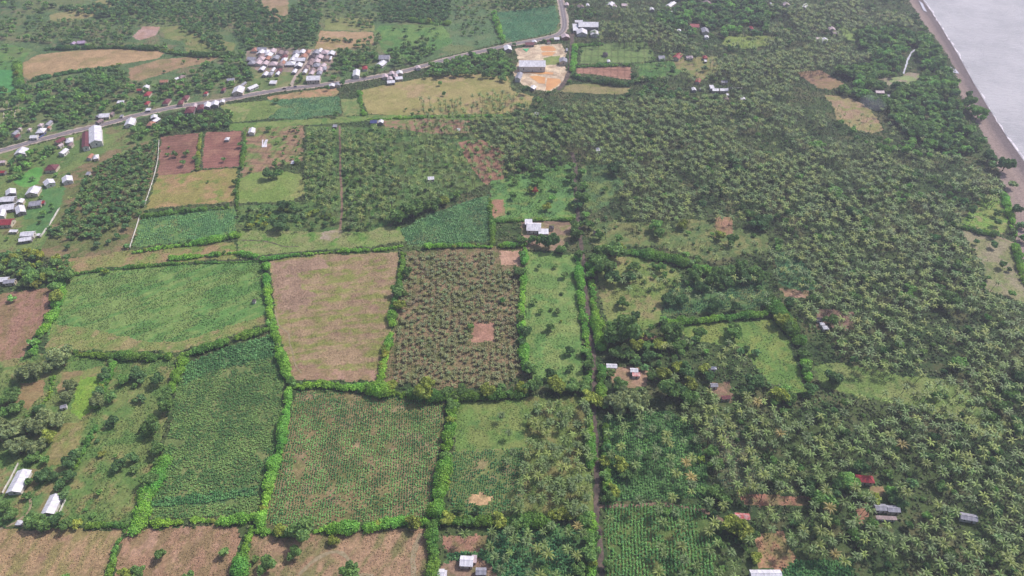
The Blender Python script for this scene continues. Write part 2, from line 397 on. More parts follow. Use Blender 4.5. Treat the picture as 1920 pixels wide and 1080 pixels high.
field('cassava_field', 'wedge shaped teal cassava field above the long hedge', [(752, 430), (800, 404), (860, 384), (916, 364), (922, 452), (860, 456), (766, 462)], ((82, 122, 80), (96, 126, 80), (110, 122, 84)), 20, crop=('cassava_crop', 'teal cassava plants in the wedge shaped field above the long hedge', 1.7, 1.6, 1.3, 1.2, ((78, 114, 78), (104, 138, 92)), .95))
field('overgrown_field', 'lush overgrown green field left of the lane', [(918, 340), (1000, 322), (1074, 306), (1078, 412), (924, 412)], ((104, 138, 78), (94, 130, 80), (122, 138, 82)), 12, tuft=(1.7, 1.3))
field('bare_patch', 'reddish bare patch left of the overgrown field', [(920, 376), (942, 374), (950, 402), (922, 410)], ((164, 124, 108), (132, 124, 86), (150, 118, 96)), 7)
field('farmyard', 'dusty yard around the white roofed farm compound', [(975, 414), (1074, 414), (1070, 450), (1040, 470), (986, 466)], ((154, 130, 116), (128, 126, 86), (140, 120, 102)), 8)
field('grass_gap', 'green glade with teal weeds right of the lane', [(1092, 312), (1140, 308), (1170, 340), (1160, 372), (1110, 400), (1094, 380)], ((92, 120, 80), (114, 128, 80), (84, 110, 76)), 12, tuft=(1.7, 1.3))
field('grass_gap', 'green glade below the main palm grove', [(1104, 418), (1230, 416), (1300, 410), (1440, 440), (1440, 470), (1330, 490), (1240, 462), (1110, 460)], ((104, 120, 76), (126, 126, 86), (88, 108, 70)), 10, tuft=(2.2, 1.1))
field('bare_patch', 'reddish brown bare square in the glade below the main grove', [(1344, 408), (1372, 406), (1376, 440), (1340, 446)], ((160, 124, 106), (140, 120, 88), (150, 118, 98)), 8)
# ---- the big fields
field('grass_field', 'large bright green overgrown field, left of the tan field', [(112, 524), (200, 506), (330, 496), (484, 488), (496, 540), (506, 604), (420, 636), (334, 660), (200, 658), (84, 660), (96, 590)], ((94, 132, 74), (122, 142, 86), (100, 128, 70)), 22, streak=((110, 640), (490, 500)), tuft=(1.5, 1.1))
field('dry_field', 'large tan and pink striped stubble field in the centre', [(505, 486), (600, 478), (748, 472), (744, 540), (736, 600), (716, 716), (640, 714), (546, 712), (534, 660), (516, 600)], ((156, 134, 110), (130, 132, 78), (148, 122, 106)), 13, streak=((510, 560), (740, 540)), tuft=(1.35, .75))
field('plantation_floor', 'brown soil under the young palm plantation', [(752, 474), (860, 464), (978, 462), (982, 700), (940, 728), (830, 730), (718, 712), (738, 600)], ((134, 116, 92), (108, 110, 74), (146, 124, 100)), 9, rows=((740, 712), (760, 500), 6, .1), crop=('weeds', 'olive weeds between the young palms of the plantation', 1.7, 1.7, 1.1, .7, ((96, 110, 66), (122, 122, 82)), .62))
field('bare_patch', 'bare pinkish square near the far corner of the young plantation', [(936, 470), (976, 470), (976, 498), (938, 498)], ((182, 148, 130), (168, 134, 116), (176, 142, 126)), 8)
field('bare_patch', 'bare pinkish square inside the young plantation', [(888, 606), (924, 604), (926, 640), (884, 642)], ((168, 128, 114), (150, 116, 100), (172, 134, 116)), 8)
field('bare_patch', 'thin bare strip between palm rows of the young plantation', [(902, 576), (974, 574), (974, 580), (908, 582), (908, 606), (902, 606)], ((172, 142, 116), (150, 128, 98), (166, 138, 112)), 8)
field('grass_field', 'narrow green field with round shrubs beside the lane', [(990, 472), (1078, 476), (1086, 560), (1092, 640), (1096, 716), (1000, 716), (984, 640), (984, 540)], ((110, 138, 80), (128, 142, 88), (96, 130, 74)), 18, tuft=(1.8, 1.0))
field('grass_field', 'olive green meadow right of the lane hedge', [(1120, 484), (1200, 480), (1260, 500), (1280, 520), (1242, 570), (1240, 600), (1200, 624), (1140, 610), (1124, 560)], ((130, 136, 86), (112, 132, 74), (140, 134, 94)), 16, tuft=(2.2, 1.0))
field('cassava_field', 'cassava patch with sparse palms right of the olive meadow', [(1240, 560), (1270, 530), (1440, 520), (1452, 572), (1330, 584), (1244, 592)], ((82, 114, 74), (98, 118, 74), (110, 116, 80)), 14, crop=('cassava_crop', 'dark cassava rows behind the curved hedge', 1.7, 1.5, 1.1, 1.0, ((62, 108, 74), (84, 126, 84)), .7))
field('grass_field', 'yellow green meadow under the curved hedge, right', [(1262, 612), (1330, 604), (1450, 602), (1478, 630), (1500, 700), (1520, 740), (1440, 720), (1390, 650), (1300, 640)], ((106, 132, 72), (126, 136, 78), (94, 124, 66)), 12, tuft=(2.0, 1.0))
field('grass_gap', 'pale green glade with one dark round tree, right', [(1524, 684), (1560, 678), (1620, 690), (1700, 706), (1790, 712), (1850, 760), (1900, 800), (1870, 830), (1790, 790), (1700, 760), (1600, 740), (1540, 726)], ((112, 132, 76), (128, 136, 88), (96, 120, 68)), 12, tuft=(2.4, .9))
field('sand_clearing', 'pale grassy clearing behind the beach, right edge', [(1800, 430), (1866, 440), (1900, 456), (1916, 520), (1926, 570), (1850, 544), (1846, 500), (1810, 446)], ((134, 134, 98), (146, 138, 116), (118, 126, 84)), 12, tuft=(3.4, .9))
field('grass_gap', 'bright green garden corner inside the beach hedge', [(1838, 366), (1876, 364), (1890, 420), (1880, 440), (1800, 420), (1820, 396)], ((118, 148, 74), (132, 140, 84), (150, 140, 104)), 12, tuft=(2.4, 1))
field('bare_patch', 'bare pinkish clearing among palms, right of middle', [(1460, 540), (1516, 542), (1512, 560), (1470, 556)], ((168, 136, 120), (148, 124, 100), (140, 124, 94)), 8)
field('cassava_field', 'teal rows between palms right of middle', [(1450, 470), (1500, 480), (1540, 540), (1500, 546), (1462, 530)], ((76, 116, 82), (96, 120, 80), (70, 108, 74)), 12, crop=('cassava_crop', 'teal weeds between palm rows right of middle', 1.7, 2.6, 1.2, 1.1, ((58, 108, 78), (80, 126, 88)), .7))
# ---- left lower
field('dry_field', 'reddish brown stubble field cut by the left edge', [(-90, 572), (20, 548), (104, 538), (92, 580), (60, 640), (30, 690), (-10, 724), (-90, 740)], ((152, 118, 104), (134, 116, 86), (160, 124, 110)), 14, streak=((0, 700), (60, 560)), tuft=(2.4, .8))
field('rough_pasture', 'green scrubby pastures with scattered trees, lower left', [(-120, 700), (90, 662), (330, 668), (318, 760), (292, 880), (250, 986), (-150, 990)], ((96, 124, 70), (118, 130, 80), (136, 132, 90)), 11, tuft=(1.5, 1.2))
field('bare_patch', 'small brown fallow plot near the left edge', [(42, 718), (84, 714), (82, 736), (52, 768), (28, 760)], ((146, 122, 92), (134, 118, 84), (140, 124, 90)), 10)
field('bare_patch', 'brown fallow strip among trees near the left edge', [(120, 698), (196, 688), (194, 704), (120, 742), (102, 734)], ((146, 128, 94), (124, 130, 80), (140, 124, 92)), 10)
field('dry_field', 'brown green fallow strip between hedges, lower left', [(118, 796), (164, 786), (150, 830), (130, 866), (92, 876), (84, 860), (100, 826)], ((134, 130, 84), (118, 128, 74), (144, 134, 96)), 12, tuft=(2, .8))
field('grass_field', 'lime green glade near the left edge', [(150, 706), (190, 706), (180, 760), (150, 786), (132, 770)], ((124, 152, 66), (112, 144, 64), (134, 152, 76)), 12, tuft=(2, .9))
field('cassava_field', 'large dark green cassava field left of the corn field', [(346, 684), (430, 650), (516, 626), (532, 700), (530, 780), (520, 850), (500, 930), (474, 968), (400, 972), (276, 974), (300, 880), (322, 790), (330, 730)], ((108, 122, 78), (122, 128, 86), (92, 112, 70)), 12, crop=('cassava_crop', 'dark green cassava plants of the tall field left of the corn', 1.15, 1.1, 1.15, 1.0, ((80, 114, 64), (110, 140, 78)), .9))
field('cassava_field', 'teal band of taller cassava at the far end of the dark cassava field', [(346, 684), (430, 650), (514, 626), (526, 664), (450, 684), (390, 700), (346, 724)], ((84, 112, 76), (96, 118, 78), (80, 106, 72)), 12, crop=('cassava_crop', 'taller teal cassava at the far end of the dark field', 1.3, 1.2, 1.4, 1.2, ((76, 120, 70), (98, 142, 84)), .95))
field('cassava_field', 'teal band of taller cassava crossing the near end of the dark field', [(284, 938), (380, 926), (486, 912), (484, 930), (380, 944), (282, 952)], ((84, 112, 76), (96, 118, 78), (80, 106, 72)), 12, crop=('cassava_crop', 'taller teal cassava crossing the near end of the dark field', 1.3, 1.2, 1.4, 1.2, ((74, 120, 70), (96, 142, 84)), .95))
field('dry_field', 'tan weedy margin along the near side of the bright grass field', [(98, 606), (160, 614), (250, 636), (330, 642), (410, 618), (500, 588), (506, 604), (420, 636), (334, 660), (200, 658), (84, 660)], ((132, 134, 86), (114, 132, 76), (146, 136, 98)), 10, tuft=(1.7, 1.0))
field('dry_field', 'pinkish worn band inside the tan field', [(512, 492), (600, 482), (620, 500), (560, 512), (566, 540), (600, 556), (560, 584), (524, 590), (512, 540)], ((160, 134, 118), (148, 124, 108), (136, 130, 90)), 8, streak=((510, 560), (740, 540)), tuft=(1.35, .75))
field('corn_field', 'large rowed corn field with bare streaks, lower middle', [(552, 734), (640, 736), (740, 742), (832, 750), (826, 820), (806, 972), (700, 980), (600, 988), (486, 984), (510, 930), (536, 830)], ((140, 126, 92), (118, 118, 78), (150, 132, 104)), 12, rows=((560, 980), (600, 745), 1.6, .2), crop=('corn_crop', 'rowed green corn plants with gaps in the lower middle field', 1.55, .95, .95, 1.0, ((68, 112, 66), (96, 134, 76)), .86))
field('grass_field', 'yellow green weedy field right of the corn field hedge', [(856, 752), (1000, 748), (990, 840), (850, 846)], ((106, 130, 72), (122, 132, 80), (92, 122, 70)), 12, tuft=(1.6, .9))
field('corn_field', 'corn plot with a bare hole, below the weedy field', [(850, 846), (990, 840), (980, 960), (838, 968), (842, 900)], ((120, 124, 80), (104, 118, 74), (140, 130, 96)), 12, crop=('corn_crop', 'corn plants around the bare hole right of the hedge', 1.4, 1.1, 1.0, 1.0, ((60, 112, 66), (88, 132, 76)), .8))
field('bare_patch', 'pale bare hole in the corn plot', [(882, 928), (900, 924), (922, 932), (916, 944), (896, 950), (882, 942)], ((196, 164, 128), (176, 148, 116), (150, 136, 100)), 6)
field('grove_floor', 'olive ground under loose palms left of the lane', [(990, 748), (1110, 744), (1114, 970), (978, 966), (986, 860)], ((106, 122, 70), (128, 126, 82), (92, 114, 64)), 12, tuft=(1.9, 1.0))
field('dry_field', 'brown stubble field in the lower left corner', [(-160, 1000), (0, 992), (110, 990), (232, 992), (220, 1040), (200, 1090), (180, 1240), (-220, 1240)], ((162, 136, 108), (138, 128, 88), (152, 124, 104)), 12, streak=((0, 1080), (60, 990)), tuft=(1.3, .75))
field('dry_field', 'pinkish brown fallow field right of the corner field', [(240, 992), (340, 990), (440, 988), (452, 1010), (430, 1080), (420, 1240), (190, 1240), (212, 1080)], ((160, 128, 108), (140, 120, 92), (170, 138, 120)), 12, streak=((240, 1080), (280, 990)), tuft=(1.3, .75))
field('dry_field', 'brown trampled field below the corn field', [(474, 1004), (600, 1002), (700, 990), (800, 992), (804, 1080), (800, 1240), (430, 1240), (448, 1080)], ((158, 130, 108), (122, 118, 82), (170, 140, 116)), 9, streak=((540, 1080), (580, 1010)), tuft=(1.5, .8))
field('bare_patch', 'reddish ploughed scrap below the hedge junction', [(830, 1006), (914, 1002), (914, 1026), (880, 1040), (832, 1036)], ((156, 118, 104), (126, 118, 82), (140, 112, 92)), 8, tuft=(1.8, .8))
field('banana_floor', 'dark green undergrowth below the hedge at the bottom', [(914, 990), (1110, 984), (1120, 1240), (820, 1240), (826, 1080), (836, 1040), (912, 1030)], ((74, 104, 70), (88, 116, 74), (108, 112, 82)), 10, crop=('undergrowth', 'dark leafy undergrowth between palms left of the lane bottom', 1.5, 1.5, 1.5, 1.2, ((56, 100, 62), (80, 122, 74)), .85))
field('cassava_field', 'dense cassava between palms right of the lane', [(1132, 780), (1250, 770), (1300, 800), (1330, 880), (1330, 936), (1136, 938)], ((70, 104, 68), (86, 112, 72), (64, 96, 62)), 10, crop=('cassava_crop', 'dense teal plants between palms right of the lane', 1.5, 1.3, 1.3, 1.1, ((76, 114, 62), (98, 136, 76)), .92))
field('corn_field', 'bright rowed crop field right of the lane at the bottom', [(1134, 944), (1310, 946), (1340, 1000), (1350, 1240), (1136, 1240)], ((98, 116, 68), (84, 108, 62), (118, 120, 76)), 10, rows=((1200, 1080), (1196, 950), 2.0, .15), crop=('corn_crop', 'bright green rows right of the lane at the bottom', 2.2, .8, 1.15, 1.3, ((72, 116, 64), (96, 138, 76)), .82))
field('weedy_field', 'dull purple green weeds among palms, lower right', [(1320, 770), (1400, 800), (1440, 900), (1400, 940), (1340, 900)], ((106, 106, 84), (92, 106, 74), (120, 112, 94)), 10, crop=('weeds', 'dull weeds among palms in the lower right', 1.5, 1.4, 1.1, .9, ((72, 100, 72), (98, 110, 84)), .8))
field('bare_patch', 'reddish bare ground beside the red roofed shack, lower right', [(1378, 928), (1440, 924), (1520, 930), (1530, 950), (1450, 946), (1400, 950)], ((164, 118, 104), (122, 112, 82), (150, 112, 96)), 7, tuft=(2, 1))
field('bare_patch', 'orange brown clearing above the bottom white roof', [(1418, 1002), (1470, 1000), (1492, 1050), (1480, 1066), (1420, 1066)], ((176, 136, 112), (128, 122, 82), (160, 122, 100)), 8, tuft=(2, 1))
field('crop_field', 'dark green crop patch at the bottom right of middle', [(1466, 1066), (1490, 1050), (1600, 1046), (1610, 1240), (1460, 1240)], ((72, 106, 66), (84, 116, 72), (62, 94, 58)), 10, crop=('leafy_crop', 'dark leafy crop right of the bottom white roof', 1.4, 1.3, 1.3, 1.0, ((56, 102, 58), (82, 124, 72)), .9))
field('bare_patch', 'orange earth yard beside the grey roofed sheds', [(1606, 950), (1634, 942), (1630, 970), (1612, 984)], ((178, 132, 112), (150, 116, 98), (160, 124, 104)), 6)
field('grass_gap', 'grassy yard right of the red roofed house', [(1630, 910), (1656, 908), (1660, 926), (1636, 930)], ((132, 134, 92), (150, 124, 100), (112, 126, 76)), 6)
field('farmyard', 'dusty yard between two small sheds right of the lane', [(1138, 692), (1180, 688), (1214, 696), (1216, 720), (1180, 728), (1144, 716)], ((164, 134, 116), (140, 122, 96), (172, 142, 124)), 7)
field('farmyard', 'reddish yard around shacks below the dark tree', [(1330, 720), (1370, 716), (1372, 752), (1334, 748)], ((140, 112, 100), (118, 108, 84), (150, 120, 104)), 7)
field('farmyard', 'dark earth yard around the small white shed, right', [(1530, 580), (1600, 584), (1600, 616), (1534, 618)], ((132, 108, 98), (104, 98, 76), (140, 116, 104)), 7)
field('farmyard', 'brown yard around the bottom sheds', [(850, 1052), (900, 1046), (930, 1080), (930, 1200), (820, 1200), (820, 1070)], ((144, 118, 104), (116, 112, 82), (150, 124, 108)), 7)
field('bare_patch', 'orange earth scrap above the mixed trees right of the lane', [(1200, 628), (1226, 626), (1232, 636), (1206, 640)], ((178, 140, 116), (150, 124, 96), (160, 128, 104)), 5)
field('yard', 'green yard around the barns in the lower left', [(-40, 880), (130, 880), (124, 970), (60, 986), (-40, 986)], ((100, 128, 76), (136, 126, 90), (88, 118, 70)), 8, tuft=(1.9, 1.1))
field('bare_patch', 'pinkish stubble corner at the near left of the tan field', [(546, 690), (700, 694), (712, 714), (550, 712)], ((160, 130, 116), (150, 126, 104), (140, 124, 92)), 10, tuft=(2.4, .7))
field('bare_patch', 'pale track end at the bottom of the straight path', [(604, 436), (640, 428), (644, 440), (620, 452), (600, 448)], ((160, 146, 132), (140, 136, 100), (150, 140, 116)), 6)

# ============================================================ roads (centre line, width in metres)
ROAD = gpa([(-60, 300), (0, 283), (60, 266), (130, 248), (200, 232), (260, 215), (330, 200), (420, 188), (480, 176), (540, 166), (600, 160), (660, 152), (700, 145), (750, 136), (800, 122), (850, 108), (900, 97), (960, 83), (1000, 76), (1030, 70), (1046, 66), (1056, 58), (1059, 48), (1058, 36), (1055, 18), (1051, 0), (1047, -30)])
LANE = gpa([(1073, 62), (1072, 85), (1071, 105), (1069, 130), (1064, 143), (1056, 158), (1046, 169)])
MAINLANE = gpa([(1072, 286), (1076, 300), (1082, 318), (1078, 335), (1080, 352), (1080, 375), (1083, 400), (1085, 425), (1088, 450), (1093, 485), (1095, 510), (1098, 545), (1102, 580), (1107, 620), (1112, 660), (1115, 700), (1114, 740), (1113, 775), (1116, 810), (1118, 850), (1119, 900), (1118, 950), (1119, 985), (1125, 1025), (1128, 1060), (1130, 1100), (1130, 1220)])
STRAIGHT = gpa([(637, 236), (638, 290), (638, 320), (641, 370), (641, 400), (637, 432)])
SIDE = gpa([(546, 162), (550, 150), (556, 140), (568, 128), (574, 118), (580, 104), (582, 96)])
BARNPATH = gpa([(-30, 1000), (0, 994), (20, 985), (50, 970), (62, 950), (56, 935)])
CREEK = gpa([(1694, 138), (1699, 124), (1702, 112), (1709, 98), (1716, 93)])

# ============================================================ buildings: x, y, width px, depth px, turn, roof, shape, label, height
Bd = []
def bld(x, y, w, d, r, roof, shape, label, h=3.0, name='house', cat='house', wall=None):
    Bd.append((x, y, w, d, r, roof, shape, label, h, name, cat, wall))
VIL = [
 [(478, 93, 11, 'O'), (492, 92, 17, 'G'), (490, 98, 13, 'W'), (501, 97, 9, 'W'), (511, 95.5, 12, 'P'), (525, 99, 12, 'N'), (536, 98.5, 8, 'N'), (555.6, 98.8, 12, 'G'), (567, 97, 10, 'W'), (578, 97, 9, 'O'), (593, 98, 13, 'G'), (600, 94.5, 7, 'W'), (609, 97.5, 13, 'P'), (621, 100, 13, 'W')],
 [(490, 105, 12, 'N'), (504, 102.5, 13, 'W'), (533.6, 106, 10, 'R'), (554, 105.3, 11, 'W'), (570, 105, 12, 'O'), (585.6, 106.7, 12, 'D'), (599, 107, 13, 'P'), (612, 108, 9, 'N'), (620, 108.6, 4, 'W')],
 [(473, 110, 15, 'G'), (489.5, 110, 13, 'P'), (502, 109, 9, 'O'), (517, 108, 12, 'G'), (533, 112, 10, 'W'), (549, 111, 10, 'W'), (564, 111.4, 17, 'W'), (584, 113.3, 9, 'N'), (594, 114.7, 12, 'P')],
 [(472, 117.5, 12, 'G'), (484.4, 117.5, 12, 'P'), (497.5, 118.4, 11, 'P'), (512.5, 119.4, 14, 'P'), (531, 116.6, 8, 'O'), (526, 121, 12, 'N'), (544.4, 119, 17, 'W'), (560, 122, 13, 'W'), (581, 119.4, 11, 'N'), (593.6, 122, 12, 'G'), (606, 123, 10, 'P')],
 [(491.4, 128.7, 10, 'W'), (512, 130.4, 6, 'W'), (524, 132, 9, 'R'), (552.3, 133.4, 8, 'W'), (572, 133.4, 7, 'W'), (575, 126, 10, 'N'), (585.6, 131.5, 9, 'N'), (600.6, 130.6, 11, 'P'), (608, 128.4, 8, 'G')],
 [(497.5, 138.6, 9, 'W'), (507.8, 138, 8, 'G'), (521, 137, 7, 'W'), (584, 136.6, 9, 'P'), (599, 136.4, 9, 'G')]]
CW = {'W': 'white', 'G': 'grey', 'P': 'pink', 'O': 'orange', 'N': 'brown', 'R': 'red', 'D': 'dark grey', 'U': 'blue', 'L': 'lilac', 'B': 'bright red', 'X': 'rusty red'}
ORD = ['leftmost', 'second from the left', 'third from the left', 'fourth from the left', 'fifth from the left', 'sixth from the left', 'seventh from the left', 'eighth from the left', 'ninth from the left', 'tenth from the left']
ROWN = ['back row', 'second row', 'third row', 'fourth row', 'fifth row', 'front row']
for ri, row in enumerate(VIL):
    cnt = {}
    tot = {}
    for x, y, wd, c in row: tot[c] = tot.get(c, 0) + 1
    for k, (x, y, wd, c) in enumerate(sorted(row)):
        i = cnt.get(c, 0); cnt[c] = i + 1
        lab = ('only %s roof in the %s of the dense village' % (CW[c], ROWN[ri])) if tot[c] == 1 else ('%s roof, %s of its colour, %s of the dense village' % (CW[c], ORD[i], ROWN[ri]))
        bld(x, y, wd * 1.08, 6.4, (k * 37 % 9) - 4, c, 'gable' if (k + ri) % 3 else 'hip', lab, 2.7)
bld(588, 146, 25, 9, 4, 'W', 'gable', 'big white roofed hall below the dense village', 5)
bld(512, 154, 13, 5, -2, 'W', 'shed', 'small white roofed shed left of the big white hall', 2.6, 'shed', 'shed')
bld(622, 160, 11, 5, 8, 'W', 'gable', 'white roofed stall below the road right of the two cars')
bld(633, 158, 10, 5, 8, 'G', 'gable', 'grey roofed stall below the road touching a white one')
bld(668, 137, 13, 11, 6, 'W', 'gable', 'white roofed house on the road edge with a narrow front', 4)
bld(684, 127, 10, 6, 10, 'B', 'hip', 'red roofed house between trees above the road, upper middle')
bld(715, 119, 15, 8, -20, 'W', 'gable', 'white tin roof in front of the long grey one above the road')
bld(721, 107, 20, 8, 0, 'G', 'gable', 'long plain grey roofed building above the road, upper middle', 4)
for x, y, w_, c, l in ((722, 143, 12, 'P', 'pinkish roof at the left end of the roadside cluster below the road'), (731, 147, 10, 'P', 'small pinkish roof second in the roadside cluster'), (735, 137, 9, 'P', 'rearmost pinkish roof of the roadside cluster'), (733, 153, 15, 'W', 'lowest white roof of the roadside cluster'), (742, 142, 8, 'P', 'pale roof in the middle of the roadside cluster'), (749, 136, 12, 'W', 'white roof at the right end of the roadside cluster'), (748, 146, 14, 'W', 'long white roof on the lower right of the roadside cluster')):
    bld(x, y, w_, 5.5, 12, c, 'gable', l)
bld(784, 126, 9, 5, 15, 'P', 'gable', 'lone pinkish roof below the road right of the cluster')
bld(701, 228, 13, 6, 0, 'U', 'gable', 'blue roofed house between palm groves', 3)
bld(714, 228, 10, 5, 0, 'W', 'gable', 'white roofed annex beside the blue roofed house', 3)
bld(628, 236, 8, 4, 0, 'G', 'shed', 'tiny grey roof at the top of the straight palm path', 2.4, 'shed', 'shed')
bld(808, 334, 12, 6, 8, 'W', 'gable', 'lone white roofed hut among the palms left of the lane', 3, 'hut', 'hut')
bld(860, 243, 6, 4, 0, 'W', 'shed', 'tiny white hut beside the reddish garden plots', 2.4, 'hut', 'hut')
bld(1006, 243 - 30, 7, 4, 0, 'G', 'shed', 'tiny grey hut at the far edge of the main palm grove', 2.4, 'hut', 'hut')
# left roadside
bld(153, 79, 14, 5, 10, 'L', 'gable', 'lilac roofed long shed in a clearing, top left')
bld(137, 81, 9, 3.5, -10, 'L', 'gable', 'smaller lilac roofed shed left of the long one, top left')
bld(28, 249, 9, 7, 0, 'G', 'gable', 'small grey roofed house left of the blue fenced yard')
bld(31.5, 255, 8, 6, 0, 'R', 'gable', 'dark red roofed house touching the small grey one, left edge')
bld(37, 241, 6, 3, 0, 'P', 'hip', 'tiny pink roof behind the small grey house, left edge')
bld(55, 242, 6, 4, 0, 'P', 'hip', 'tiny pink roof left of the pale green roof')
bld(64, 256, 13, 6, 6, 'W', 'gable', 'white roofed house beside the blue fence, left')
bld(76, 234, 8, 5, 0, 'P', 'hip', 'pink hip roof behind the pale green roof')
bld(77, 245, 15, 9, 10, 'W', 'hip', 'pale greenish roofed house in the blue fenced yard', 3.4)
bld(91, 231, 9, 8, 0, 'G', 'gable', 'grey roofed house at the back of the blue fenced yard')
bld(91.5, 238.5, 6, 4, 0, 'O', 'hip', 'little orange roof in the blue fenced yard')
bld(185, 217, 9, 5, -20, 'G', 'gable', 'grey roof left of the long white one above the road')
bld(197, 216, 19, 8, 8, 'W', 'gable', 'long white roof above the road right of the warehouse')
bld(209, 213, 7, 5, 0, 'N', 'gable', 'brown roof at the right end of the long white one')
bld(186, 227, 10, 6, -20, 'N', 'gable', 'brownish roof at the road edge right of the warehouse')
bld(228, 217, 6, 3, 0, 'G', 'shed', 'tiny grey kiosk above the road near the corner', 2.4, 'kiosk', 'kiosk')
bld(244, 229, 17, 12, 12, 'W', 'gable', 'white roofed house below the road right of the warehouse', 3.5)
bld(226, 191, 12, 4, 4, 'W', 'shed', 'white roof between the dense trees above the road, left')
bld(263, 168, 11, 4, 0, 'B', 'gable', 'red roof with a white annex behind it, left village')
bld(274, 163, 11, 5, 10, 'W', 'gable', 'white annex behind the red roof, left village')
bld(277, 176, 11, 8, 0, 'B', 'hip', 'bright red hip roof in the left village')
bld(276, 193, 8, 6, 0, 'B', 'hip', 'small red roof close to the road in the left village')
bld(278, 205, 9, 4, 4, 'W', 'shed', 'white stall on the road edge in the left village', 2.6, 'stall', 'stall')
bld(312.5, 190, 12, 9, 0, 'R', 'hip', 'dark red pyramid roof standing alone on grass above the road')
bld(339, 192, 10, 8, 10, 'R', 'hip', 'dark red pyramid roof at the road edge')
bld(348, 183, 11, 8, 0, 'R', 'hip', 'dark red pyramid roof behind the one at the road edge')
bld(308, 152, 15, 5, 6, 'O', 'gable', 'long orange roof behind the left village')
bld(329, 148, 8, 5, -30, 'W', 'gable', 'small white roof between the orange and the brown grey one')
bld(340, 144, 10, 6, -20, 'N', 'hip', 'brown grey roof behind the left village')
bld(386, 174, 7, 4, 0, 'B', 'hip', 'tiny red roof in trees above the road')
bld(419, 167.5, 7, 6, 0, 'R', 'hip', 'tiny dark red roof in trees left of the white roadside house')
bld(356, 206, 17, 11, 10, 'R', 'hip', 'large dark red hip roof below the road', 4)
bld(365, 198, 8, 6, 10, 'P', 'gable', 'small pink roof between the two dark red ones')
bld(376, 201, 13, 9, 14, 'R', 'hip', 'second dark red hip roof below the road', 4)
bld(388, 197, 14, 9, 8, 'W', 'gable', 'white roof right of the dark red ones below the road', 3.5)
bld(403, 194, 14, 8, 10, 'W', 'gable', 'pinkish white shop roof below the road', 3.5)
bld(417, 190, 9, 5, 10, 'W', 'gable', 'rightmost small white shop roof below the road')
bld(289, 219, 12, 6, 20, 'W', 'gable', 'white roof with sandy forecourt below the road, left', 3)
bld(292, 225, 11, 7, -20, 'W', 'gable', 'white annex in front of the sandy forecourt')
bld(283, 232, 13, 8, 0, 'O', 'hip', 'orange hip roof below the sandy forecourt')
bld(447, 169, 20, 11, 6, 'W', 'gable', 'white roofed house touching the road left of the dense village', 4)
bld(473, 163, 12, 9, -35, 'W', 'gable', 'white sloping roof between trees right of the roadside house')
bld(455, 158, 7, 8, -15, 'G', 'gable', 'grey roof behind the white roadside house')
bld(433, 149, 14, 5, 10, 'G', 'gable', 'grey roof deep in trees left of the dense village')
bld(112, 263, 13, 9, -25, 'R', 'gable', 'pinkish red roof below the road left of the warehouse')
bld(130, 263, 12, 9, 20, 'W', 'hip', 'white hip roof left of the warehouse')
bld(132, 271, 8, 6, 0, 'N', 'gable', 'brown porch roof in front of the white hip roof')
bld(113, 272, 7, 5, -20, 'P', 'gable', 'small pink roof below the pinkish red one')
bld(119, 284, 12, 9, -6, 'W', 'gable', 'square white roof below the small pink one', 3.5)
bld(40, 284, 20, 11, 10, 'W', 'gable', 'white roofed house below the road at the far left', 3.5)
bld(4, 303, 12, 5, 10, 'P', 'gable', 'pinkish roof cut by the left edge')
bld(5, 322, 10, 5, 0, 'B', 'gable', 'red roof cut by the left edge')
bld(169, 293, 9, 8, 0, 'O', 'gable', 'bright orange roof beside a white dome-like one')
bld(180, 294, 9, 8, 20, 'W', 'hip', 'white roof touching the bright orange one')
bld(97, 314, 21, 11, 6, 'R', 'hip', 'pinkish red hip roofed house with white porch', 3.5)
bld(92, 342, 18, 10, 40, 'W', 'gable', 'white roofed house left of two, above the dark vegetable plot', 3.5)
bld(126, 336, 18, 11, 30, 'W', 'gable', 'white roofed house right of two, beside the orchard', 3.5)
bld(62, 358, 22, 13, 10, 'W', 'gable', 'white roofed house beside the pink bare yard', 3.5)
bld(20, 360, 17, 11, 30, 'W', 'gable', 'rusty streaked white roof behind the long one, left')
bld(15, 373, 26, 10, 6, 'W', 'gable', 'long white roofed house with a grey verandah, left', 3.5)
bld(38, 377, 12, 7, 8, 'W', 'gable', 'small square white roof between houses, left')
bld(67, 381, 21, 10, 14, 'G', 'gable', 'grey roof with a red end piece, left')
bld(81, 379, 5, 5, 10, 'B', 'shed', 'red lean-to at the end of the grey roof', 2.6, 'shed', 'shed')
bld(14, 388, 26, 12, 14, 'W', 'gable', 'wide white roof below the long verandah house', 3.5)
bld(38, 393, 16, 15, 35, 'W', 'gable', 'white barn-like roof with a small garden in front', 3.5)
bld(3, 400, 12, 13, 20, 'W', 'gable', 'white roof cut by the left edge above the bright red one', 3.5)
bld(11, 416, 26, 12, 4, 'B', 'gable', 'bright red roofed house at the left edge', 3.6)
bld(25, 433, 15, 4, 0, 'W', 'shed', 'thin white shed roof below the bright red house', 2.5, 'shed', 'shed')
bld(52, 438, 24, 9, 6, 'W', 'gable', 'white roof, upper part of the stepped house beside the wall', 3.8)
bld(48, 448, 22, 8, 16, 'W', 'gable', 'white roof, lower part of the stepped house beside the wall', 3)
bld(72, 440, 6, 4, 0, 'W', 'shed', 'tiny white tank house beside the left white wall', 2.4, 'shed', 'shed')
bld(2, 524, 26, 9, 6, 'W', 'gable', 'white roof at the left edge above the reddish field', 3.4)
bld(18, 527, 20, 8, 10, 'G', 'gable', 'grey white roof right of the one at the left edge', 3.4)
bld(165, 325, 7, 5, 0, 'G', 'shed', 'tiny grey shed inside the orchard', 2.4, 'shed', 'shed')
bld(426, 260, 8, 5, 0, 'W', 'hip', 'small white hut on the purplish tilled plot', 2.6, 'hut', 'hut')
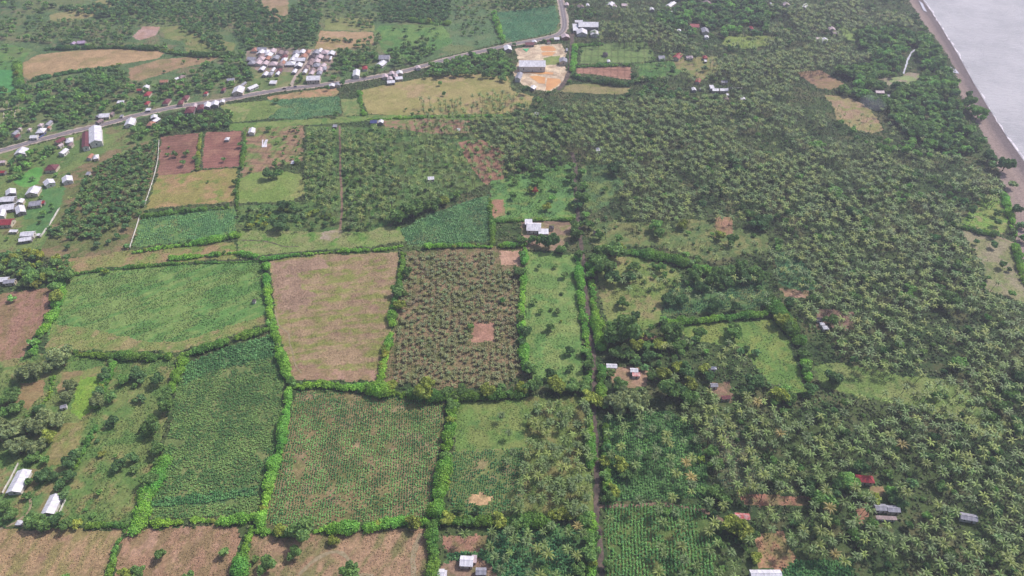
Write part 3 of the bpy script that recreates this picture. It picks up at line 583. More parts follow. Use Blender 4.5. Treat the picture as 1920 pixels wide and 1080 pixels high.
bld(472, 245, 12, 9, 8, 'W', 'gable', 'white roofed house right of the purplish plots', 3.4)
bld(497, 268, 5, 12, 0, 'W', 'shed', 'narrow white nursery cover beside the garden beds', 1.6, 'nursery_cover', 'cover')
bld(549, 304, 6, 5, 0, 'W', 'shed', 'small white nursery cover below the garden beds', 1.2, 'nursery_cover', 'cover')
# junction and industry
bld(952, 90, 14, 8, 8, 'W', 'gable', 'white roofed roadside house left of the sandy yard', 4)
bld(993, 82, 17, 5, 6, 'R', 'gable', 'reddish brown roof at the road edge of the sandy yard')
bld(1002, 78, 9, 4, 10, 'W', 'gable', 'white roof end right of the reddish brown one')
bld(1044, 72, 10, 3.5, 0, 'W', 'shed', 'thin white roof at the junction', 3)
bld(1060, 68, 15, 6, 6, 'P', 'gable', 'white roofed house with red front at the junction', 4, wall=3)
bld(1029, 77.5, 8, 3.5, 0, 'R', 'gable', 'dark red little roof between two round trees at the junction')
bld(998, 119, 49, 12, -1, 'W', 'gable', 'long white roofed warehouse with grey wall in the sandy yard', 7.5, 'warehouse', 'warehouse', 1)
bld(1056, 113, 15, 7, -2, 'G', 'gable', 'grey gabled shed at the right side of the sandy yard', 5)
bld(973, 142, 11, 11, -12, 'G', 'gable', 'tall grey roofed house below the long warehouse', 5)
bld(999, 164, 11, 6, -20, 'W', 'gable', 'small white hut among ponds below the sandy yard', 3, 'hut', 'hut')
bld(1063, 93, 4, 4, 0, 'G', 'shed', 'tiny pale hut beside the side lane', 2.5, 'hut', 'hut')
bld(1103, 46, 37, 9, -2, 'W', 'gable', 'largest white warehouse right of the junction', 6.5, 'warehouse', 'warehouse')
bld(1085, 40, 15, 4, 0, 'W', 'gable', 'small white roof behind the largest warehouse', 4)
bld(1079, 51, 10, 10, 0, 'W', 'shed', 'white lean-to left of the largest warehouse', 5)
bld(1091, 60, 20, 8, -2, 'W', 'gable', 'white roofed shed in front of the largest warehouse, left one', 4)
bld(1115, 62, 16, 7, -2, 'W', 'gable', 'white roofed shed in front of the largest warehouse, right one', 4)
bld(1063, 8, 7, 5, 0, 'P', 'gable', 'pale roof right of the road at the top edge')
bld(1089, 12, 12, 5, 10, 'N', 'gable', 'brownish roof in palms near the top edge')
bld(1102, 9, 6, 4, 0, 'W', 'gable', 'small white roof right of the brownish one at the top edge')
bld(1145, 8, 13, 6, -20, 'W', 'gable', 'white roof between palms at the top edge, left of three')
bld(1152, 11, 9, 4, 0, 'P', 'gable', 'pink roof between palms at the top edge, middle of three')
bld(1171, 9, 12, 4, 0, 'P', 'gable', 'pink roof between palms at the top edge, right of three')
bld(1222, 17, 9, 4, 0, 'W', 'gable', 'lone white roof in palms near the top edge')
bld(1258, 8, 11, 9, -35, 'W', 'gable', 'long white slanting roof near the top edge')
bld(1259, 23, 5, 4, 0, 'W', 'hip', 'tiny white roof below the slanting one')
bld(1269, 23, 5, 4, 0, 'G', 'hip', 'tiny grey roof below the slanting one')
bld(1326, 5, 14, 5, 0, 'N', 'gable', 'brownish roof beside the pink clearing at the top edge')
bld(1302, 48, 17, 6, -6, 'B', 'gable', 'dark pink red roof in trees, upper right')
bld(1322, 57, 13, 8, -4, 'G', 'gable', 'lilac grey roof with a white end wall, upper right', 3.5)
bld(1325, 69, 8, 4, -4, 'W', 'gable', 'small bright white roof below the lilac grey one')
bld(1273, 57, 8, 3, -10, 'W', 'gable', 'small white roof in palms left of the dark pink red one')
bld(1409, 52, 6, 5, 0, 'B', 'hip', 'tiny pinkish red roof in trees, upper right')
bld(1135, 101, 9, 5, 0, 'D', 'hip', 'dark hip roof in the vegetable beds', 3)
bld(1141, 114, 6, 4, 0, 'W', 'hip', 'tiny white hut in the vegetable beds', 2.6, 'hut', 'hut')
bld(1241, 108, 12, 6, 0, 'G', 'shed', 'flat grey roof left of the red roofed house, upper right')
bld(1271, 105, 13, 9, -30, 'B', 'gable', 'large red roofed house with pale front, upper right', 4)
bld(1293, 107, 13, 4, 0, 'P', 'shed', 'cream flat roof right of the large red roofed house')
bld(1322, 107, 8, 5, 0, 'B', 'hip', 'small red hip roof right of the cream flat roof')
bld(1323, 114, 5, 3, 0, 'W', 'shed', 'tiny white lean-to below the small red hip roof', 2.4, 'shed', 'shed')
bld(1309, 151, 9, 7, -20, 'B', 'gable', 'red roof in green garden, upper right')
bld(1301, 167, 8, 5, 0, 'W', 'gable', 'leftmost small white roof of the walled compound')
bld(1316, 166, 9, 3, 0, 'G', 'gable', 'thin grey roof left of the long white compound roofs')
bld(1335, 163, 8, 6, 0, 'W', 'shed', 'square white roof joining the long white compound roofs', 3.5)
bld(1341, 168, 12, 5, 0, 'W', 'gable', 'left long white roof of the walled compound', 3.5)
bld(1357, 168, 16, 5, 0, 'W', 'gable', 'right long white roof of the walled compound', 3.5)
bld(1358, 153, 12, 4, 0, 'G', 'gable', 'grey roof behind the walled compound')
bld(1364, 177, 5, 3, 0, 'W', 'shed', 'tiny white roof below the walled compound', 2.5, 'shed', 'shed')
bld(1362, 184, 8, 6, 0, 'N', 'gable', 'brownish unfinished house below the walled compound')
bld(1393, 185, 10, 5, 0, 'W', 'gable', 'pale roof in palms right of the walled compound')
bld(1447, 8, 4, 6, 0, 'W', 'gable', 'narrow white roof near the top edge, right')
bld(1474, 8, 13, 5, 0, 'P', 'gable', 'pinkish white roof near the top edge, right')
bld(1509, 11, 8, 7, -30, 'W', 'gable', 'white slanting roof near the top edge, right')
bld(1560, 54, 12, 5, -10, 'P', 'gable', 'pinkish roof left of the lime meadow')
bld(1566, 61, 11, 4, -5, 'N', 'gable', 'brown roof below the pinkish one left of the lime meadow')
bld(1535, 72, 11, 4, 0, 'P', 'gable', 'cream roof in palms left of the lime meadow')
bld(1547, 75, 11, 6, -10, 'W', 'gable', 'white roof right of the cream one in palms')
bld(1649, 172, 16, 5, -4, 'P', 'gable', 'pinkish roof inside the coastal woods')
bld(1665, 179, 11, 4, -10, 'G', 'gable', 'grey roof right of the pinkish one in the coastal woods')
# middle and lower
bld(991, 416, 14, 9, 0, 'W', 'shed', 'small back white roof of the farm compound left of the lane', 3.6)
bld(1001, 425, 27, 15, -3, 'W', 'gable', 'large middle white roof of the farm compound left of the lane', 4)
bld(1019, 434, 19, 9, 0, 'W', 'shed', 'front right white roof of the farm compound left of the lane', 3.4)
bld(1034, 426, 9, 6, 0, 'D', 'hip', 'dark thatched hut right of the white farm compound', 2.8, 'hut', 'hut')
bld(1119, 435, 13, 5, 0, 'D', 'gable', 'dark thatched hut right of the lane', 2.8, 'hut', 'hut')
bld(1122, 281, 9, 6, 0, 'W', 'gable', 'white hut at the edge of the main palm grove', 3, 'hut', 'hut')
bld(1147, 686, 20, 8, -3, 'W', 'gable', 'grey white roofed shed close to the lane', 3)
bld(1189, 694, 15, 8, -3, 'W', 'gable', 'pale roofed half of the patched house right of the lane', 3.2)
bld(1193, 702, 15, 7, -3, 'X', 'shed', 'rust striped red roofed half of the patched house', 2.7)
bld(1332, 690, 23, 5, -3, 'W', 'shed', 'thin white roof behind a dark tree right of the lane', 2.8)
bld(1339, 722, 14, 7, 0, 'G', 'gable', 'grey white roofed shack among palms right of the lane', 2.8, 'shack', 'shack')
bld(1361, 745, 17, 7, 5, 'R', 'gable', 'dark maroon shack hidden among palms', 2.6, 'shack', 'shack')
bld(1538, 598, 12, 6, 0, 'N', 'gable', 'brown tin roof behind two small white ones, right', 2.8)
bld(1542, 607, 9, 5, 0, 'W', 'hip', 'rear small white roof of the pair among palms, right', 2.8, 'hut', 'hut')
bld(1548, 614, 11, 7, 0, 'W', 'hip', 'front small white roof of the pair among palms, right', 2.8, 'hut', 'hut')
bld(1622, 898, 32, 14, -6, 'B', 'hip', 'red tiled house half hidden by palms, lower right', 3.6)
bld(1651, 951, 22, 13, -3, 'G', 'gable', 'grey panelled roof, left of the close pair, lower right', 3.2)
bld(1675, 954, 23, 13, -3, 'G', 'gable', 'grey panelled roof, right of the close pair, lower right', 3.2)
bld(1662, 971, 38, 7, -3, 'N', 'shed', 'long brown shed roof below the grey panelled pair', 2.8, 'shed', 'shed')
bld(1816, 969, 30, 14, -12, 'G', 'gable', 'grey arched roof among palms near the right edge', 3.4)
bld(1392, 968, 27, 12, -4, 'X', 'gable', 'rusty pink shack roof among trees, lower right', 3, 'shack', 'shack')
bld(1436, 1076, 58, 16, 0, 'W', 'gable', 'long white roof cut by the bottom edge', 3.6, 'shed', 'shed')
bld(875, 1052, 25, 20, -3, 'W', 'gable', 'white roofed house at the bottom left of the lane', 3.2)
bld(889, 1048, 10, 14, -3, 'P', 'shed', 'cream lean-to on the right of the bottom white house', 2.8, 'lean_to', 'shed')
bld(822, 1075, 22, 17, 0, 'W', 'gable', 'striped white roof cut by the bottom edge beside the hedge', 3.2)
bld(835, 1077, 6, 15, 0, 'W', 'shed', 'narrow white annex right of the striped roof', 2.7, 'annex', 'shed')
bld(902, 1071, 20, 14, 0, 'G', 'gable', 'grey roofed house at the bottom edge right of the white ones', 3.2)
bld(119, 762, 11, 7, 20, 'G', 'gable', 'small grey tent-like hut among left trees', 2.3, 'hut', 'hut')
bld(36, 980, 12, 9, 0, 'W', 'hip', 'little white hut beside the barn path', 2.3, 'hut', 'hut')
bld(476, 564, 7, 5, 0, 'D', 'gable', 'tiny dark hut in the bright green field corner', 2.2, 'hut', 'hut')
# long buildings given by their ridge: far end, near end, width m
Bl = [((178, 238), (179, 267), 13, 'W', 'white roofed warehouse beside the road, left', 6, 'warehouse', 'warehouse'),
      ((161, 248), (160, 276), 7.5, 'R', 'dark red roofed warehouse touching the white one', 5, 'warehouse', 'warehouse'),
      ((46, 882), (24, 924), 9, 'W', 'white roofed barn with a grey left slope, lower left', 3.2, 'barn', 'barn'),
      ((106, 928), (88, 964), 8, 'W', 'white roofed barn beside the round trees, lower left', 3.2, 'barn', 'barn')]
WALLS_L = [([(298, 262), (296, 300), (286, 340), (270, 386)], 'long white boundary wall left of the purplish plots'),
           ([(262, 404), (254, 430), (243, 464)], 'shorter white boundary wall left of the teal cassava'),
           ([(112, 388), (100, 410), (90, 424), (76, 444)], 'broken white wall between the vegetable strip and the orchard'),
           ([(4, 924), (30, 880), (34, 868)], 'pale garden wall left of the left barn'),
           ([(108, 968), (122, 936)], 'pale low wall right of the right barn'),
           ([(1362, 165), (1392, 165)], 'thin pale wall right of the walled compound roofs'),
           ([(62, 262), (84, 256), (86, 249)], 'blue painted yard wall beside the road, left')]
# ============================================================ hedges: centre line, height m, width m, tone, label
H_BR, H_MD, H_DK = (118, 162, 66), (106, 144, 62), (84, 120, 64)
HEDGES = [
 ([(548, 722), (575, 720), (595, 716), (640, 722), (700, 728), (724, 733)], 4.6, 5.6, H_BR, 'thick bright green hedge along the near edge of the tan field'),
 ([(724, 733), (770, 740), (830, 745), (900, 741), (985, 737)], 4.4, 5, H_MD, 'dark bushy hedge along the near edge of the young plantation'),
 ([(498, 500), (503, 560), (510, 600), (520, 640), (532, 680), (541, 712)], 4, 4.2, H_BR, 'tall narrow hedge along the left edge of the tan field'),
 ([(541, 728), (536, 780), (528, 830), (512, 880), (498, 930), (485, 985)], 4, 4, H_BR, 'hedge of round bushes between dark cassava and corn field'),
 ([(332, 668), (400, 648), (450, 630), (506, 613)], 3.6, 4.4, H_MD, 'rising bright hedge between grass field and dark cassava'),
 ([(138, 660), (200, 666), (260, 668), (318, 668)], 3.4, 4.2, H_MD, 'hedge along the near edge of the large bright grass field'),
 ([(345, 676), (332, 700), (320, 730)], 3.8, 5, H_BR, 'short bright hedge at the corner of the dark cassava field'),
 ([(298, 868), (290, 890), (276, 920), (268, 950), (258, 986)], 4.6, 8, H_BR, 'wide bright hedge at the lower left of the dark cassava field'),
 ([(112, 530), (106, 575), (92, 600), (70, 632), (56, 665)], 3.6, 5.5, H_BR, 'bright hedge between reddish stubble and grass field'),
 ([(100, 524), (150, 510), (240, 500), (340, 492), (440, 490), (486, 488)], 1.8, 2.6, H_MD, 'low hedge along the far edge of the large grass field'),
 ([(490, 486), (560, 476), (640, 470), (720, 467), (752, 460)], 2, 2.8, H_BR, 'thin double hedge along the ditch above the tan field'),
 ([(756, 476), (754, 500), (746, 540), (738, 566)], 3.4, 4, H_MD, 'far half of the hedge between tan field and plantation'),
 ([(736, 570), (736, 610), (726, 650), (718, 684), (712, 714)], 3.2, 4, H_BR, 'near half of the hedge between tan field and plantation'),
 ([(799, 462), (830, 460), (866, 459), (920, 461), (985, 458)], 3, 3.4, H_BR, 'bright trimmed hedge below the wedge shaped cassava field'),
 ([(984, 466), (982, 510), (978, 560), (978, 620), (984, 690)], 3.6, 4, H_BR, 'hedge between young plantation and the narrow shrub field'),
 ([(1084, 478), (1087, 520), (1090, 560), (1096, 610), (1104, 660), (1106, 700)], 3.6, 4.4, H_BR, 'left hedge of the lane beside the narrow shrub field'),
 ([(1106, 492), (1110, 530), (1114, 570), (1120, 610), (1128, 650)], 4, 5.4, H_BR, 'right hedge of the lane beside the olive meadow'),
 ([(1128, 690), (1126, 720), (1130, 745)], 3.4, 4, H_MD, 'short hedge at the lane beside the dusty yard'),
 ([(848, 750), (846, 790), (838, 830), (832, 880), (822, 930), (816, 980)], 4.4, 5.4, H_BR, 'tall hedge along the right edge of the corn field'),
 ([(808, 988), (812, 1020), (814, 1060), (806, 1100)], 4, 4.6, H_MD, 'hedge running to the bottom edge left of the white roofs'),
 ([(826, 975), (870, 974), (930, 978), (1000, 972), (1030, 984)], 3.8, 4.6, H_MD, 'hedge below the corn plot with the bare hole'),
 ([(592, 992), (640, 990), (700, 986), (735, 980), (800, 976)], 3.6, 4.4, H_BR, 'bright hedge along the near edge of the corn field'),
 ([(486, 996), (520, 996), (560, 1000)], 3.2, 4, H_BR, 'short hedge left of the large tree below the corn field'),
 ([(286, 980), (320, 978), (350, 974), (395, 974)], 3, 3.6, H_BR, 'bright hedge below the dark cassava field, left piece'),
 ([(410, 978), (440, 974), (476, 968)], 2.8, 3.4, H_BR, 'bright hedge below the dark cassava field, right piece'),
 ([(166, 986), (200, 984), (236, 986)], 1.8, 2.4, H_MD, 'low weedy hedge left of the wide bright hedge'),
 ([(232, 994), (218, 1020), (212, 1050), (202, 1084)], 1.8, 2.2, H_MD, 'sparse bush row between the two bottom left fields'),
 ([(468, 990), (462, 1020), (448, 1050), (452, 1084)], 4.4, 5.2, H_BR, 'row of bright round trees at the bottom below the hedge crossing'),
 ([(1120, 466), (1180, 470), (1220, 476), (1250, 482)], 4.4, 6, H_MD, 'thick tree hedge from the lane towards the palm grove'),
 ([(1250, 482), (1290, 494), (1320, 506), (1340, 516)], 4.6, 6, H_MD, 'thick tree hedge descending beside the mixed palms'),
 ([(1248, 604), (1300, 600), (1350, 596), (1400, 590), (1440, 586)], 4.2, 4.6, H_MD, 'curved hedge, straight part above the yellow green meadow'),
 ([(1446, 570), (1466, 590), (1480, 610), (1500, 640)], 5, 6.5, H_MD, 'curved hedge, rounded corner right of the yellow green meadow'),
 ([(1502, 660), (1512, 680), (1514, 706)], 4, 5, H_BR, 'curved hedge, lower end left of the pale glade'),
 ([(268, 404), (330, 396), (380, 390), (436, 386)], 2.8, 4.2, H_MD, 'hedge between yellow brown pasture and teal cassava'),
 ([(444, 390), (444, 350), (446, 336)], 2.6, 3.2, H_MD, 'hedge between the yellow brown and the light green pasture'),
 ([(250, 470), (330, 458), (380, 452), (444, 440)], 3, 4.4, H_BR, 'hedge below the teal cassava right of the white wall'),
 ([(320, 484), (380, 478), (440, 472), (480, 480)], 2.4, 3.4, H_BR, 'yellow green bush row over the olive rough pasture'),
 ([(1882, 362), (1890, 384), (1898, 410), (1905, 440)], 3.6, 5, H_BR, 'bright hedge behind the beach, upper piece'),
 ([(1906, 462), (1912, 484), (1918, 510), (1926, 530)], 3.6, 5, H_BR, 'bright hedge behind the beach, lower piece at the right edge'),
 ([(1792, 420), (1830, 430), (1866, 438)], 3.6, 5, H_MD, 'hedge between the garden corner and the grassy clearing, right'),
 ([(1078, 84), (1077, 100), (1075, 118), (1073, 130)], 3.4, 5.5, H_BR, 'bright tall hedge along the side lane'),
 ([(1083, 123), (1120, 122), (1180, 121)], 2.6, 4, H_MD, 'hedge between vegetable beds and reddish plot'),
 ([(1082, 84), (1110, 82), (1128, 81)], 3.2, 5, H_MD, 'short hedge behind the vegetable beds'),
 ([(1078, 142), (1100, 148), (1130, 152), (1160, 156), (1182, 158)], 4, 6, H_DK, 'dark tree hedge below the reddish plot'),
 ([(50, 152), (90, 142), (130, 134), (180, 128), (220, 122)], 3, 5, H_DK, 'dark hedge along the near edge of the long tan field'),
 ([(84, 90), (140, 88), (215, 86), (300, 90)], 3.6, 6, H_DK, 'dark hedge along the far edge of the long tan field'),
 ([(300, 92), (340, 100), (380, 102), (430, 100)], 3.6, 6, H_DK, 'dark hedge behind the brown grazed field'),
 ([(32, 118), (34, 140), (38, 166), (42, 186)], 4, 6, H_MD, 'green hedge right of the smooth green crop, far left'),
 ([(0, 184), (18, 182), (36, 180)], 3.4, 6, H_DK, 'dark hedge behind the striped plot, far left'),
 ([(690, 222), (760, 220), (830, 218), (940, 216)], 1.8, 3, H_BR, 'low bright bank below the large tan meadow'),
 ([(674, 172), (676, 190), (682, 214)], 2, 4, H_BR, 'bushy edge left of the large tan meadow'),
 ([(376, 250), (372, 284), (370, 318)], 2, 3, (132, 148, 70), 'yellow green bush row between the two purplish plots'),
 ([(458, 248), (458, 280), (452, 316)], 2.2, 3, H_MD, 'bush row right of the purplish plots'),
 ([(926, 22), (930, 40), (938, 60), (944, 78)], 3.4, 5, H_BR, 'bright hedge left of the cassava field in the road bend'),
 ([(770, 36), (800, 40), (840, 42)], 3.6, 7, H_MD, 'hedge behind the green pasture, top middle'),
 ([(922, 456), (924, 430), (920, 400), (918, 370)], 2.8, 3.6, H_MD, 'hedge left of the overgrown field'),
 ([(930, 414), (1000, 412), (1074, 410)], 2.0, 2.6, H_MD, 'low hedge behind the white farm compound'),
 ([(180, 760), (190, 730), (206, 700), (210, 680)], 3.4, 4, H_BR, 'bright bush row rising beside the lime glade, left'),
 ([(176, 800), (166, 820), (150, 850), (140, 870)], 3.2, 4.5, H_MD, 'bushy row right of the brown green fallow strip, lower left'),
 ([(98, 706), (92, 740), (70, 770), (50, 780)], 2.4, 3.2, (112, 146, 60), 'yellow green bush row around the fallow plot, left'),
 ([(1106, 770), (1106, 820), (1108, 870)], 3.6, 4.4, H_BR, 'left hedge of the lane beside the loose palms'),
 ([(1106, 960), (1108, 1000), (1110, 1040), (1108, 1090)], 4, 5, H_BR, 'left hedge of the lane near the bottom edge'),
 ([(1136, 800), (1138, 860), (1140, 930)], 3, 4, H_MD, 'right hedge of the lane beside the teal plants'),
]

